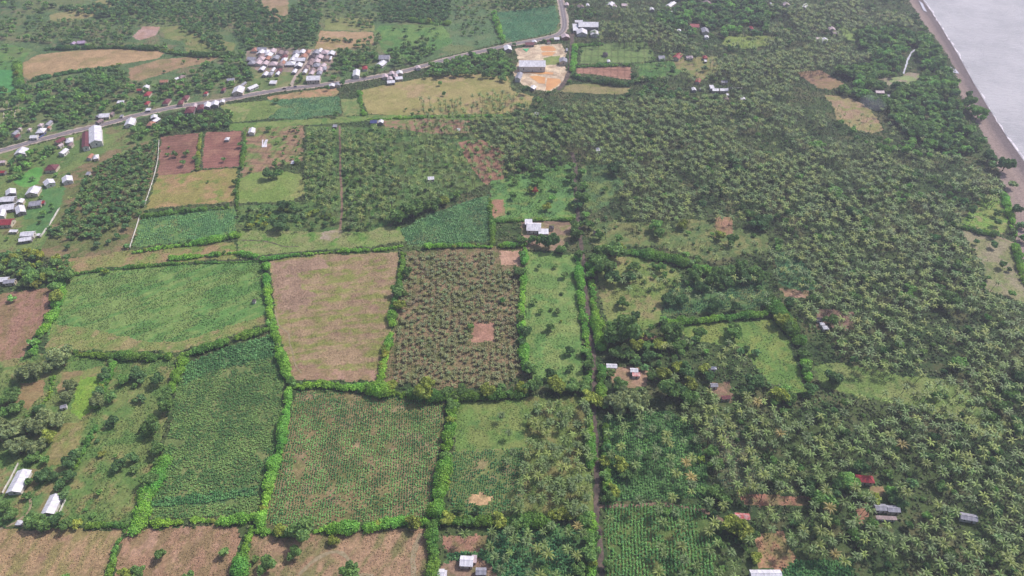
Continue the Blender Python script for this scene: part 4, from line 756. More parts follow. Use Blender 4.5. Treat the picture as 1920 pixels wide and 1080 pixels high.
# ============================================================ single trees read off the photograph: x, y, crown width px, tone
#  tones: d dark, m mid, b bright, y yellow green, g greyish silvery, r red
TREES = [(1565, 708, 34, 'd'), (882, 613, 14, 'b'), (942, 564, 12, 'b'), (745, 402, 34, 'm'), (772, 390, 40, 'm'), (792, 384, 26, 'm'), (815, 382, 24, 'm'), (832, 374, 22, 'y'), (856, 366, 16, 'm'),
 (502, 326, 22, 'd'), (520, 324, 20, 'm'), (533, 384, 22, 'd'), (526, 416, 30, 'd'), (566, 992, 50, 'm'), (524, 996, 24, 'y'), (624, 1014, 22, 'y'), (552, 1036, 26, 'm'), (500, 1058, 34, 'm'), (658, 1076, 40, 'm'), (480, 1048, 16, 'm'),
 (300, 1040, 24, 'm'), (258, 1070, 28, 'm'), (236, 1074, 26, 'y'), (355, 1082, 24, 'm'), (420, 1034, 20, 'm'), (120, 1082, 20, 'm'), (186, 924, 14, 'm'), (190, 850, 14, 'y'), (224, 870, 24, 'd'), (250, 858, 22, 'd'), (250, 880, 18, 'm'),
 (310, 760, 30, 'm'), (314, 738, 22, 'm'), (286, 800, 34, 'm'), (296, 840, 30, 'm'), (280, 790, 26, 'm'), (230, 712, 22, 'b'), (256, 700, 28, 'd'), (264, 712, 18, 'd'), (296, 710, 26, 'd'), (266, 746, 20, 'd'), (210, 788, 24, 'd'), (206, 746, 22, 'm'),
 (112, 670, 46, 'g'), (90, 690, 26, 'g'), (60, 690, 38, 'g'), (40, 700, 30, 'g'), (136, 720, 26, 'g'), (126, 745, 26, 'g'), (186, 752, 28, 'g'), (188, 734, 22, 'd'), (196, 700, 22, 'd'), (24, 740, 30, 'm'), (6, 750, 26, 'm'), (30, 764, 26, 'm'), (8, 774, 22, 'm'),
 (70, 766, 26, 'd'), (90, 780, 34, 'g'), (110, 790, 30, 'g'), (74, 800, 40, 'g'), (40, 800, 44, 'g'), (12, 812, 40, 'g'), (30, 838, 40, 'g'), (64, 834, 36, 'g'), (92, 820, 26, 'y'), (0, 790, 32, 'g'), (60, 858, 26, 'b'), (84, 862, 20, 'm'),
 (80, 890, 30, 'd'), (100, 890, 24, 'd'), (112, 908, 26, 'd'), (128, 890, 30, 'd'), (134, 862, 28, 'd'), (118, 928, 22, 'd'), (142, 848, 20, 'm'), (54, 905, 18, 'm'), (50, 930, 18, 'm'),
 (60, 975, 34, 'm'), (82, 980, 32, 'm'), (102, 975, 34, 'd'), (124, 982, 26, 'm'), (146, 980, 20, 'y'), (8, 950, 26, 'm'), (20, 964, 26, 'm'),
 (104, 556, 26, 'y'), (124, 514, 32, 'm'), (198, 508, 13, 'y'), (60, 520, 30, 'b'), (100, 536, 24, 'b'), (20, 560, 16, 'b'),
 (745, 545, 26, 'm'), (764, 510, 20, 'm'), (758, 548, 18, 'm'), (750, 572, 22, 'y'), (722, 660, 18, 'y'), (734, 722, 24, 'y'), (795, 730, 40, 'y'), (838, 734, 24, 'm'), (868, 732, 26, 'm'), (912, 732, 28, 'y'), (770, 735, 18, 'm'), (940, 726, 18, 'm'),
 (848, 758, 24, 'm'), (776, 978, 28, 'y'), (712, 982, 18, 'y'), (835, 900, 18, 'y'), (862, 952, 24, 'm'), (896, 956, 18, 'd'), (938, 974, 30, 'y'), (840, 972, 26, 'y'), (880, 976, 22, 'b'),
 (1002, 565, 16, 'm'), (1014, 583, 14, 'm'), (1033, 580, 8, 'm'), (1045, 582, 16, 'm'), (1032, 612, 19, 'm'), (1010, 500, 11, 'm'), (1041, 498, 12, 'm'), (1058, 514, 17, 'm'), (1053, 549, 8, 'm'), (1052, 602, 6, 'y'), (1068, 656, 22, 'd'), (1032, 700, 26, 'd'), (1070, 690, 16, 'm'),
 (996, 690, 30, 'm'), (1000, 722, 34, 'm'), (1044, 722, 34, 'y'), (1072, 724, 30, 'm'), (1096, 726, 26, 'm'), (1106, 744, 28, 'y'), (976, 728, 26, 'y'), (1104, 684, 24, 'm'), (1122, 752, 26, 'y'), (1132, 758, 22, 'm'), (1100, 658, 22, 'b'), (1100, 710, 20, 'b'),
 (974, 508, 24, 'm'), (982, 480, 16, 'b'), (984, 620, 22, 'd'), (978, 640, 20, 'd'), (976, 600, 18, 'm'),
 (998, 448, 22, 'd'), (1030, 452, 32, 'd'), (1012, 450, 22, 'm'), (1050, 466, 20, 'b'), (1080, 436, 26, 'm'), (1080, 422, 22, 'm'), (1086, 476, 20, 'm'), (1094, 372, 30, 'm'), (1084, 382, 22, 'd'), (1072, 332, 20, 'm'), (1074, 310, 18, 'm'), (1092, 322, 18, 'm'), (1096, 350, 20, 'b'), (1100, 402, 16, 'b'), (1104, 420, 20, 'b'), (1076, 348, 16, 'd'),
 (1016, 316, 26, 'm'), (985, 304, 24, 'm'), (1028, 386, 18, 'y'), (1036, 370, 16, 'b'), (1008, 338, 20, 'b'), (1038, 350, 14, 'm'), (964, 340, 14, 'm'), (1002, 357, 13, 'r'), (996, 356, 14, 'y'), (962, 366, 16, 'b'), (978, 448, 22, 'm'),
 (1152, 314, 28, 'd'), (1134, 354, 14, 'm'), (1136, 500, 40, 'm'), (1120, 486, 30, 'm'), (1124, 440, 20, 'm'), (1160, 448, 18, 'm'), (1156, 468, 36, 'm'), (1128, 470, 26, 'm'),
 (1230, 420, 26, 'b'), (1234, 436, 22, 'b'), (1280, 420, 20, 'y'), (1238, 500, 20, 'b'), (1184, 500, 20, 'm'), (1180, 520, 26, 'd'), (1150, 520, 30, 'd'),
 (1168, 568, 20, 'm'), (1190, 592, 20, 'd'), (1170, 620, 60, 'm'), (1152, 628, 36, 'm'), (1190, 622, 30, 'y'), (1150, 616, 30, 'm'), (1210, 622, 18, 'm'), (1192, 648, 26, 'y'), (1212, 648, 26, 'm'), (1176, 662, 26, 'm'), (1154, 662, 26, 'm'), (1216, 664, 26, 'd'), (1194, 680, 20, 'd'), (1236, 644, 28, 'y'), (1256, 620, 44, 'm'), (1260, 636, 30, 'm'), (1274, 650, 28, 'm'),
 (1210, 686, 18, 'd'), (1222, 706, 20, 'm'), (1164, 720, 32, 'm'), (1156, 752, 44, 'g'), (1180, 752, 46, 'g'), (1206, 754, 40, 'g'), (1172, 738, 30, 'g'), (1146, 700, 18, 'm'), (1244, 700, 28, 'y'), (1254, 730, 46, 'm'), (1276, 736, 30, 'd'), (1290, 746, 34, 'b'), (1298, 718, 26, 'y'), (1332, 704, 26, 'd'), (1320, 690, 22, 'y'), (1268, 688, 26, 'y'), (1286, 694, 26, 'd'),
 (1310, 626, 26, 'm'), (1380, 622, 32, 'b'), (1376, 612, 22, 'm'), (1398, 656, 18, 'd'), (1420, 658, 18, 'd'), (1414, 712, 34, 'd'), (1400, 734, 26, 'd'), (1450, 562, 24, 'm'), (1452, 580, 22, 'b'), (1468, 598, 30, 'y'), (1484, 616, 26, 'm'), (1560, 598, 26, 'm'), (1508, 662, 22, 'm'), (1514, 690, 22, 'b'), (1520, 726, 34, 'd'), (1460, 738, 34, 'y'), (1480, 744, 26, 'm'),
 (1340, 520, 36, 'm'), (1364, 506, 28, 'm'), (1390, 498, 26, 'm'), (1414, 508, 24, 'm'), (1430, 520, 24, 'm'), (1396, 520, 26, 'd'), (1360, 526, 24, 'd'), (1304, 516, 30, 'm'), (1318, 540, 24, 'd'), (1250, 560, 24, 'd'), (1276, 562, 24, 'd'), (1340, 572, 30, 'd'), (1380, 574, 26, 'd'),
 (1372, 450, 22, 'm'), (1350, 440, 20, 'y'), (1430, 412, 34, 'd'), (1416, 418, 24, 'd'), (1406, 400, 20, 'm'),
 (1166, 870, 30, 'y'), (1180, 886, 30, 'm'), (1152, 920, 26, 'y'), (1134, 864, 22, 'y'), (1134, 890, 24, 'm'), (1142, 932, 24, 'm'), (1312, 862, 16, 'y'), (1334, 848, 26, 'b'), (1344, 870, 26, 'm'), (1342, 920, 30, 'm'), (1360, 936, 26, 'm'), (1370, 980, 40, 'y'), (1396, 990, 44, 'y'), (1408, 1000, 30, 'm'), (1416, 1044, 24, 'y'), (1106, 1036, 40, 'm'), (1100, 978, 32, 'b'), (1104, 1012, 28, 'b'), (1140, 1060, 24, 'm'), (1060, 960, 30, 'y'), (1040, 966, 26, 'y'), (1086, 1068, 30, 'm'), (990, 974, 28, 'b'), (968, 980, 26, 'm'), (1020, 1070, 26, 'm'),
 (1540, 936, 44, 'b'), (1520, 904, 34, 'd'), (1506, 898, 24, 'g'), (1590, 896, 40, 'b'), (1570, 908, 30, 'd'), (1560, 926, 30, 'd'), (1620, 928, 24, 'm'), (1616, 876, 26, 'd'), (1666, 918, 20, 'b'), (1672, 932, 24, 'd'), (1690, 944, 24, 'd'), (1640, 936, 22, 'y'), (1636, 980, 26, 'b'), (1600, 1000, 26, 'b'), (1586, 912, 24, 'm'),
 (1752, 820, 26, 'd'), (1792, 836, 22, 'd'), (1800, 680, 30, 'b'), (1900, 740, 34, 'b'), (1880, 760, 30, 'm'), (1912, 800, 30, 'b'), (1912, 706, 30, 'd'), (1890, 720, 26, 'd'), (1700, 556, 30, 'b'), (1710, 540, 26, 'b'), (1780, 560, 40, 'm'), (1600, 556, 26, 'm'), (1530, 560, 26, 'm'), (1482, 566, 24, 'd'), (1664, 600, 26, 'm'),
 (1566, 356, 30, 'b'), (1576, 370, 26, 'm'), (1640, 360, 22, 'b'), (1660, 350, 16, 'y'), (1684, 376, 20, 'b'), (1616, 360, 20, 'd'), (1624, 416, 26, 'm'), (1600, 400, 28, 'd'), (1530, 276, 28, 'b'), (1660, 282, 30, 'b'), (1718, 326, 22, 'd'), (1374, 298, 26, 'd'), (1384, 316, 28, 'd'), (1328, 316, 16, 'b'), (1246, 366, 14, 'b'),
 (1818, 190, 26, 'm'), (1828, 200, 24, 'b'), (1838, 208, 26, 'b'), (1816, 178, 14, 'd'), (1841, 222, 15, 'b'), (1824, 234, 12, 'm'), (1856, 292, 26, 'd'), (1886, 308, 28, 'd'), (1860, 308, 18, 'd'), (1898, 344, 20, 'g'), (1908, 394, 22, 'd'), (1916, 420, 20, 'd'), (1920, 444, 20, 'd'), (1820, 250, 12, 'm'),
 (313, 289, 9, 'm'), (329, 289, 12, 'm'), (348, 287, 13, 'm'), (366, 296, 13, 'm'), (344, 305, 13, 'm'), (419, 299, 10, 'm'), (316, 275, 6, 'm'), (441, 342, 14, 'm'), (440, 358, 12, 'm'), (390, 340, 6, 'm'),
 (452, 270, 14, 'm'), (503, 240, 14, 'b'), (552, 240, 10, 'm'), (535, 256, 8, 'm'), (554, 258, 8, 'm'), (520, 266, 8, 'm'), (556, 300, 14, 'm'), (532, 304, 10, 'm'), (514, 308, 12, 'm'),
 (470, 318, 10, 'm'), (825, 156, 10, 'b'), (832, 176, 9, 'm'), (565, 172, 6, 'm'), (564, 145, 12, 'm'), (625, 144, 14, 'b'), (544, 160, 5, 'm'), (615, 165, 10, 'd'), (642, 154, 12, 'd'), (685, 138, 12, 'm'),
 (517, 187, 14, 'm'), (629, 215, 12, 'm'), (700, 236, 14, 'm'), (1010, 190, 16, 'm'), (1028, 172, 10, 'b'), (1067, 152, 10, 'b'), (1020, 75, 9, 'd'), (1034, 75, 10, 'd'), (965, 82, 9, 'd'), (984, 168, 18, 'd'), (1090, 97, 8, 'd'), (1034, 222, 26, 'm'), (1046, 210, 20, 'd'), (1026, 225, 18, 'b'), (1060, 240, 26, 'm')]

# ============================================================ woodland zones: polygon, spacing m, crown width range m, tones, seed share
WOODS = [
 ([(1100, 404), (1240, 416), (1300, 410), (1440, 440), (1480, 530), (1400, 500), (1240, 462), (1110, 460)], 12, (2.5, 6), 'dmb', .55),
 ([(1120, 484), (1260, 500), (1280, 520), (1240, 600), (1150, 612)], 15, (2.5, 5), 'dmm', .5),
 ([(1262, 612), (1450, 602), (1520, 740), (1400, 730), (1380, 640)], 17, (2.5, 5), 'mdb', .4),
 ([(1060, 190), (1200, 176), (1430, 180), (1560, 220), (1640, 270), (1500, 280), (1300, 240), (1150, 280)], 18, (4, 9), 'dmdb', .6),
 ([(1640, 300), (1880, 350), (1860, 380), (1780, 400), (1660, 360)], 12, (5, 10), 'mdbd', .7),
 ([(1700, 420), (1800, 440), (1860, 540), (1960, 580), (1900, 640), (1760, 560)], 14, (4, 9), 'dmb', .6),
 ([(1440, 0), (1690, -10), (1730, 50), (1560, 56), (1440, 100)], 17, (5, 10), 'dmd', .6),
 ([(1100, 20), (1240, 20), (1440, 100), (1500, 170), (1330, 190), (1200, 100)], 18, (5, 9), 'dmdb', .6),
 ([(760, 200), (960, 190), (1000, 300), (800, 376), (740, 380), (740, 260)], 17, (3.5, 6.5), 'dmb', .5),
 ([(0, 60), (60, 60), (44, 120), (0, 128)], 13, (4, 8), 'mb', .5),
 ([(480, 134), (620, 138), (560, 160), (480, 164)], 11, (4, 7), 'mdb', .6),
 ([(0, 300), (120, 266), (140, 330), (90, 440), (0, 500)], 15, (4, 8), 'mdb', .5),
 ([(-40, -10), (90, -10), (90, 30), (60, 60), (40, 90), (30, 84), (-40, 88)], 12, (6, 11), 'mmdbm', .55),
 ([(90, 8), (170, 8), (240, -10), (330, 0), (250, 20), (180, 30), (140, 22)], 9.5, (7, 11), 'dddm', .95),
 ([(60, 44), (110, 36), (220, 34), (250, 44), (244, 76), (200, 84), (130, 82), (60, 76)], 9, (5, 9), 'mdmg', .85),
 ([(180, 26), (290, 4), (480, -6), (480, 26), (440, 40), (400, 60), (420, 76), (440, 98), (412, 100), (370, 70), (330, 46), (270, 42), (220, 38)], 8.8, (6, 10), 'dddmm', .92),
 ([(300, 82), (330, 84), (350, 100), (410, 100), (440, 92), (462, 92), (466, 138), (440, 150), (330, 144), (370, 124), (414, 108), (330, 100)], 9, (6, 10), 'mdmb', .7),
 ([(0, 170), (50, 160), (140, 140), (230, 124), (240, 150), (300, 152), (330, 150), (430, 120), (470, 130), (470, 166), (420, 180), (350, 196), (260, 208), (220, 214), (150, 240), (120, 236), (96, 228), (60, 226), (0, 250)], 8.4, (6, 11), 'dmdmb', .85),
 ([(-20, 246), (60, 250), (30, 280), (-20, 290)], 9, (6, 9), 'dmb', .7),
 ([(0, 292), (30, 288), (100, 264), (110, 290), (60, 310), (20, 340), (0, 350)], 9, (6, 10), 'mdb', .7),
 ([(92, 264), (130, 250), (135, 262), (105, 284)], 8, (6, 9), 'dm', .7),
 ([(236, 236), (300, 220), (350, 206), (430, 206), (440, 225), (420, 236), (330, 240), (290, 256), (250, 262)], 8.4, (7, 11), 'mdmb', .9),
 ([(478, 0), (500, 10), (540, 30), (560, -8), (600, -8), (606, 30), (590, 90), (560, 94), (480, 90), (462, 94), (440, 70), (440, 30)], 8.6, (6, 10), 'dddm', .9),
 ([(610, -8), (720, -8), (720, 34), (700, 36), (700, 60), (720, 66), (700, 100), (640, 96), (704, 60), (612, 34)], 10, (6, 9), 'dmg', .7),
 ([(716, -10), (850, -10), (846, 34), (800, 36), (716, 38)], 7.6, (6, 9), 'dddd', 1),
 ([(624, 96), (660, 92), (700, 96), (716, 108), (706, 134), (690, 130), (660, 134), (622, 130)], 8, (7, 11), 'mdm', .95),
 ([(604, 136), (650, 134), (660, 142), (640, 154), (600, 156)], 9, (6, 9), 'mb', .5),
 ([(724, 90), (800, 72), (810, 96), (780, 114), (740, 118), (724, 108)], 9, (7, 12), 'mdm', .85),
 ([(730, 50), (830, 46), (850, 80), (780, 110)], 17, (6, 10), 'mdm', .6),
 ([(850, -10), (930, -10), (930, 30), (850, 60)], 12, (5, 9), 'mgm', .7),
 ([(856, 40), (940, 34), (940, 80), (880, 90)], 15, (5, 9), 'mmd', .6),
 ([(840, 104), (900, 96), (940, 92), (962, 120), (972, 150), (950, 150), (900, 138), (850, 140), (800, 142), (796, 130)], 7.6, (7, 11), 'mbmd', .95),
 ([(930, -10), (1046, -10), (1044, 10), (970, 16), (930, 18)], 9, (6, 9), 'dmd', .9),
 ([(1062, 0), (1100, -10), (1120, 24), (1090, 40), (1064, 32)], 10, (6, 9), 'dm', .7),
 ([(1260, -10), (1440, -10), (1440, 64), (1340, 66), (1260, 60), (1230, 40)], 9.6, (8, 15), 'dmdb', .88),
 ([(1440, -6), (1500, 10), (1500, 24), (1440, 30)], 10, (8, 12), 'dm', .7),
 ([(1600, 60), (1640, 52), (1700, 56), (1742, 60), (1770, 84), (1790, 124), (1780, 150), (1730, 152), (1734, 136), (1716, 90), (1694, 134), (1640, 150), (1600, 140), (1560, 132), (1640, 118), (1620, 84)], 9, (8, 16), 'mmbmd', .95),
 ([(1560, 128), (1630, 118), (1650, 158), (1700, 160), (1740, 150), (1790, 148), (1800, 176), (1812, 214), (1826, 250), (1850, 280), (1800, 282), (1720, 268), (1690, 240), (1660, 200), (1600, 176), (1560, 170), (1600, 150)], 9.4, (8, 16), 'mmbmd', .92),
 ([(1640, 256), (1700, 262), (1810, 280), (1800, 296), (1720, 290), (1650, 280)], 9.5, (7, 12), 'mbm', .6),
 ([(1700, 28), (1722, 24), (1740, 56), (1700, 52)], 10, (6, 9), 'md', .7),
 ([(0, 474), (60, 466), (130, 482), (120, 516), (60, 536), (24, 540), (0, 520)], 7, (6, 10), 'mydm', .85),
 ([(90, 440), (124, 400), (160, 330), (230, 280), (296, 262), (268, 400), (240, 410), (180, 440), (140, 448)], 4.9, (4.2, 7), 'dmdgm', .88),
 ([(90, 430), (240, 400), (236, 462), (150, 466), (84, 452)], 13, (6, 8), 'dd', .8),
 ([(452, 240), (570, 236), (568, 320), (460, 330)], 12, (3, 5), 'mb', .5),
 ([(446, 392), (560, 382), (640, 400), (640, 426), (560, 426), (450, 428)], 6.5, (4, 7), 'dmym', .8),
 ([(574, 240), (740, 240), (744, 400), (690, 430), (650, 430), (646, 380), (630, 380), (574, 380)], 7.2, (4, 6.5), 'dmdb', .65),
 ([(960, 200), (1010, 190), (1080, 200), (1080, 250), (1040, 290), (960, 300), (940, 260)], 11, (5, 9), 'mdb', .5),
 ([(940, 320), (980, 300), (1070, 296), (1068, 310), (1000, 322), (950, 340)], 7, (5, 8), 'mbm', .7),
 ([(1180, 140), (1240, 148), (1300, 180), (1220, 190), (1180, 180)], 9, (7, 10), 'dmd', .8),
 ([(1290, 180), (1420, 178), (1400, 210), (1320, 206)], 12, (7, 11), 'dmb', .5),
 ([(1150, 200), (1900, 400), (1900, 560), (1500, 540), (1400, 400), (1180, 380)], 17, (4, 10), 'mdddbm', .7),
 ([(1120, 490), (1250, 500), (1440, 500), (1450, 560), (1260, 556), (1130, 520)], 10, (4, 7), 'dmm', .6),
 ([(1160, 620), (1240, 600), (1380, 640), (1500, 720), (1540, 780), (1380, 760), (1160, 740)], 12, (5, 8), 'dmb', .6),
 ([(1320, 780), (1940, 720), (1940, 1090), (1440, 1090), (1400, 940)], 14, (3.5, 9), 'dmbddm', .7),
 ([(1140, 770), (1320, 770), (1400, 940), (1420, 1090), (1140, 1090)], 14, (3, 7), 'dmb', .65),
 ([(826, 990), (1110, 980), (1110, 1090), (940, 1090), (900, 1010)], 13, (3.5, 6), 'dmb', .6),
 ([(990, 740), (1110, 740), (1110, 970), (980, 960)], 26, (3, 4.8), 'dyb', .5),
 ([(100, 680), (320, 690), (280, 860), (160, 980), (150, 900), (180, 800)], 17, (2.5, 5), 'dmb', .5),
 ([(1570, 640), (1940, 600), (1940, 720), (1600, 680)], 15, (4, 9), 'dmbd', .6),
 ([(1250, 480), (1320, 470), (1340, 520), (1280, 510)], 8, (5, 8), 'mbm', .7),
 ([(930, 322), (1070, 310), (1074, 404), (930, 400)], 16, (2.5, 4.5), 'mb', .5),
 ([(246, 130), (410, 104), (400, 118), (262, 150)], 20, (3, 6), 'dm', .5),
 ([(604, 70), (662, 72), (660, 78), (602, 76)], 6, (4, 6), 'd', 1),
]
# palm zones: polygon, spacing m, height range, crown scale, share, row direction (two points) or None
PALMS = [
 ([(1048, 192), (1130, 185), (1190, 186), (1200, 172), (1330, 192), (1430, 176), (1490, 200), (1548, 215), (1560, 255), (1640, 272), (1790, 288), (1885, 345), (1870, 375), (1800, 400), (1795, 425), (1850, 510), (1850, 545), (1960, 575), (1960, 700), (1620, 690), (1560, 640), (1500, 580), (1480, 540), (1440, 480), (1450, 430), (1400, 408), (1300, 408), (1240, 412), (1180, 408), (1158, 350), (1165, 320), (1120, 300), (1050, 290)], 6.3, (9, 15), 1.0, .94, ((1500, 600), (1300, 300))),
 ([(960, 215), (1050, 200), (1050, 292), (985, 296), (940, 300), (940, 240)], 6.6, (9, 14), 1.0, .85, None),
 ([(1090, 20), (1180, 14), (1240, 40), (1290, 70), (1330, 110), (1440, 96), (1560, 60), (1570, 40), (1700, 30), (1738, 54), (1640, 52), (1600, 56), (1570, 84), (1630, 100), (1636, 128), (1560, 128), (1500, 134), (1480, 176), (1330, 190), (1260, 182), (1296, 146), (1250, 112), (1240, 76), (1120, 74), (1092, 36)], 6.8, (10, 15), 1.0, .9, None),
 ([(1440, -10), (1680, -10), (1712, 30), (1560, 50), (1440, 90)], 6.8, (10, 15), 1.0, .92, None),
 ([(1060, -10), (1250, -10), (1262, 60), (1200, 40), (1100, 16)], 9.5, (10, 14), 1.0, .5, None),
 ([(1190, 110), (1260, 110), (1260, 150), (1190, 160)], 11, (9, 14), 1.0, .5, None),
 ([(1330, 70), (1500, 66), (1490, 140), (1360, 150)], 10.5, (9, 14), 1.0, .6, None),
 ([(780, 186), (880, 180), (960, 150), (1010, 210), (1000, 300), (940, 330), (880, 346), (800, 376), (740, 380), (742, 262), (720, 250), (760, 226), (800, 218)], 7.4, (8, 13), .98, .85, ((760, 370), (720, 240))),
 ([(574, 238), (738, 240), (744, 390), (700, 424), (648, 424), (644, 300), (634, 300), (632, 400), (574, 376)], 6.0, (7, 11), .98, .85, ((640, 420), (637, 240))),
 ([(446, 392), (560, 382), (620, 400), (610, 426), (450, 428)], 10, (4, 7), .8, .5, None),
 ([(90, 440), (140, 350), (230, 284), (296, 262), (268, 400), (180, 440)], 12, (5, 9), .85, .6, None),
 ([(762, 476), (930, 466), (936, 500), (976, 500), (978, 700), (930, 724), (740, 716), (742, 600)], 3.9, (2.4, 4.8), .69, .86, ((740, 712), (760, 500))),
 ([(990, 756), (1104, 746), (1108, 960), (960, 966), (980, 860)], 6.2, (6, 10), 1.0, .84, None),
 ([(930, 776), (990, 752), (990, 850), (930, 880)], 9, (5, 8), .95, .6, None),
 ([(830, 996), (900, 988), (1100, 980), (1104, 1090), (930, 1090), (900, 1020)], 7.2, (6, 10), .98, .78, None),
 ([(1136, 770), (1300, 752), (1340, 840), (1400, 940), (1440, 1090), (1140, 1090)], 8.4, (7, 11), 1.0, .8, ((1200, 1080), (1196, 950))),
 ([(1300, 780), (1340, 700), (1400, 740), (1540, 780), (1600, 740), (1700, 716), (1820, 700), (1960, 640), (1960, 1150), (1440, 1150), (1420, 1000), (1350, 880)], 6.5, (9, 14), 1.02, .9, ((1500, 1000), (1420, 760))),
 ([(1230, 640), (1400, 620), (1400, 700), (1500, 720), (1520, 780), (1380, 770), (1220, 720)], 10.5, (7, 11), 1.0, .62, None),
 ([(1130, 500), (1240, 510), (1440, 520), (1450, 566), (1260, 560), (1140, 530)], 9, (6, 10), .98, .7, None),
 ([(1100, 410), (1240, 416), (1280, 440), (1440, 450), (1480, 540), (1420, 540), (1340, 500), (1200, 450), (1110, 440)], 9.5, (6, 10), .95, .6, None),
 ([(1560, 190), (1630, 210), (1660, 250), (1620, 250), (1570, 220)], 11, (6, 9), .8, .6, None),
 ([(1650, 200), (1720, 230), (1740, 262), (1650, 262)], 12, (8, 12), .9, .6, None),
 ([(1850, 500), (1910, 540), (1920, 570), (1860, 560)], 13, (8, 12), .9, .6, None),
 ([(1800, 380), (1860, 390), (1850, 420), (1800, 410)], 12, (8, 11), .9, .5, None),
 ([(1010, 660), (1086, 650), (1090, 700), (1010, 700)], 18, (5, 8), .9, .5, None),
 ([(100, 44), (130, 26), (220, 60), (120, 80), (60, 66)], 15, (7, 10), .9, .5, None),
 ([(340, 60), (400, 60), (400, 96), (340, 96)], 15, (7, 10), .9, .5, None),
 ([(1100, 412), (1160, 404), (1200, 412), (1180, 440), (1100, 440)], 11, (6, 9), .95, .6, None),
]
CLEAR = [[(1556, 690), (1600, 690), (1640, 704), (1650, 740), (1610, 742), (1530, 726), (1526, 690)], [(1640, 950), (1690, 950), (1690, 976), (1640, 976)],
 [(1600, 326), (1630, 380), (1616, 384), (1584, 336)], [(1606, 884), (1660, 884), (1664, 930), (1600, 910)], [(1460, 538), (1520, 540), (1512, 560), (1466, 556)],
 [(1380, 632), (1450, 610), (1478, 636), (1498, 700), (1440, 706)], [(930, 466), (980, 466), (980, 502), (932, 502)], [(884, 604), (928, 604), (928, 646), (880, 646)],
 [(1380, 926), (1440, 922), (1520, 928), (1530, 950), (1400, 956)], [(1418, 1002), (1470, 1000), (1494, 1050), (1480, 1090), (1390, 1090)], [(1470, 1050), (1600, 1048), (1610, 1100), (1470, 1100)],
 [(1136, 690), (1216, 690), (1220, 730), (1140, 722)], [(870, 920), (926, 920), (926, 950), (876, 952)], [(1170, 870), (1240, 880), (1250, 930), (1160, 930)], [(1150, 960), (1210, 960), (1220, 1090), (1140, 1090)],
 [(1330, 104), (1262, 104), (1268, 128), (1330, 124)], [(1800, 958), (1836, 958), (1836, 980), (1800, 980)], [(1330, 160), (1370, 160), (1370, 174), (1330, 174)], [(1344, 408), (1376, 408), (1376, 446), (1340, 446)],
 [(1196, 440), (1280, 440), (1240, 460)], [(1530, 594), (1556, 594), (1556, 620), (1530, 620)], [(1380, 960), (1410, 960), (1408, 976), (1380, 976)], [(1340, 420), (1380, 400), (1400, 440), (1350, 450)],
 [(1640, 560), (1660, 560), (1660, 570), (1640, 570)], [(1330, 684), (1346, 684), (1346, 694), (1320, 694)], [(1328, 714), (1372, 714), (1372, 752), (1330, 740)]]
# ============================================================ ground, one jittered grid cut into its fields
def fcolor(f, x, y):
    c = [lin(k) for k in f['c']]
    n1 = fbm(x, y, f['s'], 3, 5)[:, None]; n2 = fbm(x, y, f['s'] * 0.7, 41, 4)[:, None]
    if f['streak']:
        (a, b) = gpa(f['streak']); d = np.array(b) - np.array(a); d = d / np.hypot(*d)
        u = x * d[0] + y * d[1]; v = -x * d[1] + y * d[0]
        n3 = fbm(u * 0.15 + 6 * fbm(x, y, 30, 71, 2), v + 5 * fbm(x, y, 22, 72, 2), 3.4, 9, 4)[:, None]
        n1 = 0.38 * n1 + 0.62 * n3; n2 = .55 * n2 + .45 * fbm(u * .12, v, 4.2, 29, 3)[:, None]
    n1 = n1 + .34 * (fbm(x, y, 5.5, 14, 3)[:, None] - .5); n2 = n2 + .22 * (fbm(x, y, 4.0, 24, 3)[:, None] - .5)
    k = sstep(0.40, 0.62, n1)
    col = c[0] * (1 - k) + c[1] * k
    k2 = sstep(0.56, 0.70, n2)
    col = col * (1 - k2) + c[2] * k2
    if f['rows']:
        a, b, sp, st = f['rows']
        (a, b) = gpa([a, b]); d = (b - a) / np.hypot(*(b - a))
        v = -x * d[1] + y * d[0] + 1.2 * (fbm(x, y, 25, 77, 2) - .5)
        r = 0.5 + 0.5 * np.sin(v * 2 * pi / sp)
        col = col * (1 - st * r[:, None] ** 2 * 1.6)
    if 'beds' in f['label'] or 'gridded' in f['label']:
        a, b = gpa([(1090, 119), (1094, 84)]); d = (b - a) / np.hypot(*(b - a))
        u = x * d[0] + y * d[1]; v = -x * d[1] + y * d[0]
        g = np.maximum(np.abs(np.sin(u * pi / 22)) > .985, np.abs(np.sin(v * pi / 9)) > .97)
        col = np.where(g[:, None], col * .62, col)
    g = 0.76 + 0.48 * (0.55 * vnoise(x, y, 2.0, 91) + .45 * vnoise(x, y, 6.0, 93))[:, None]
    warm = (col[:, :1] > col[:, 1:2] * 1.02)
    col = np.where(warm, col * np.array([[.985, .965, .91]]), col * np.array([[.97, 1.0, .88]]))
    return lin_clip(col * g * .97)
def lin_clip(c): return np.clip(c, 0.01, 0.9)

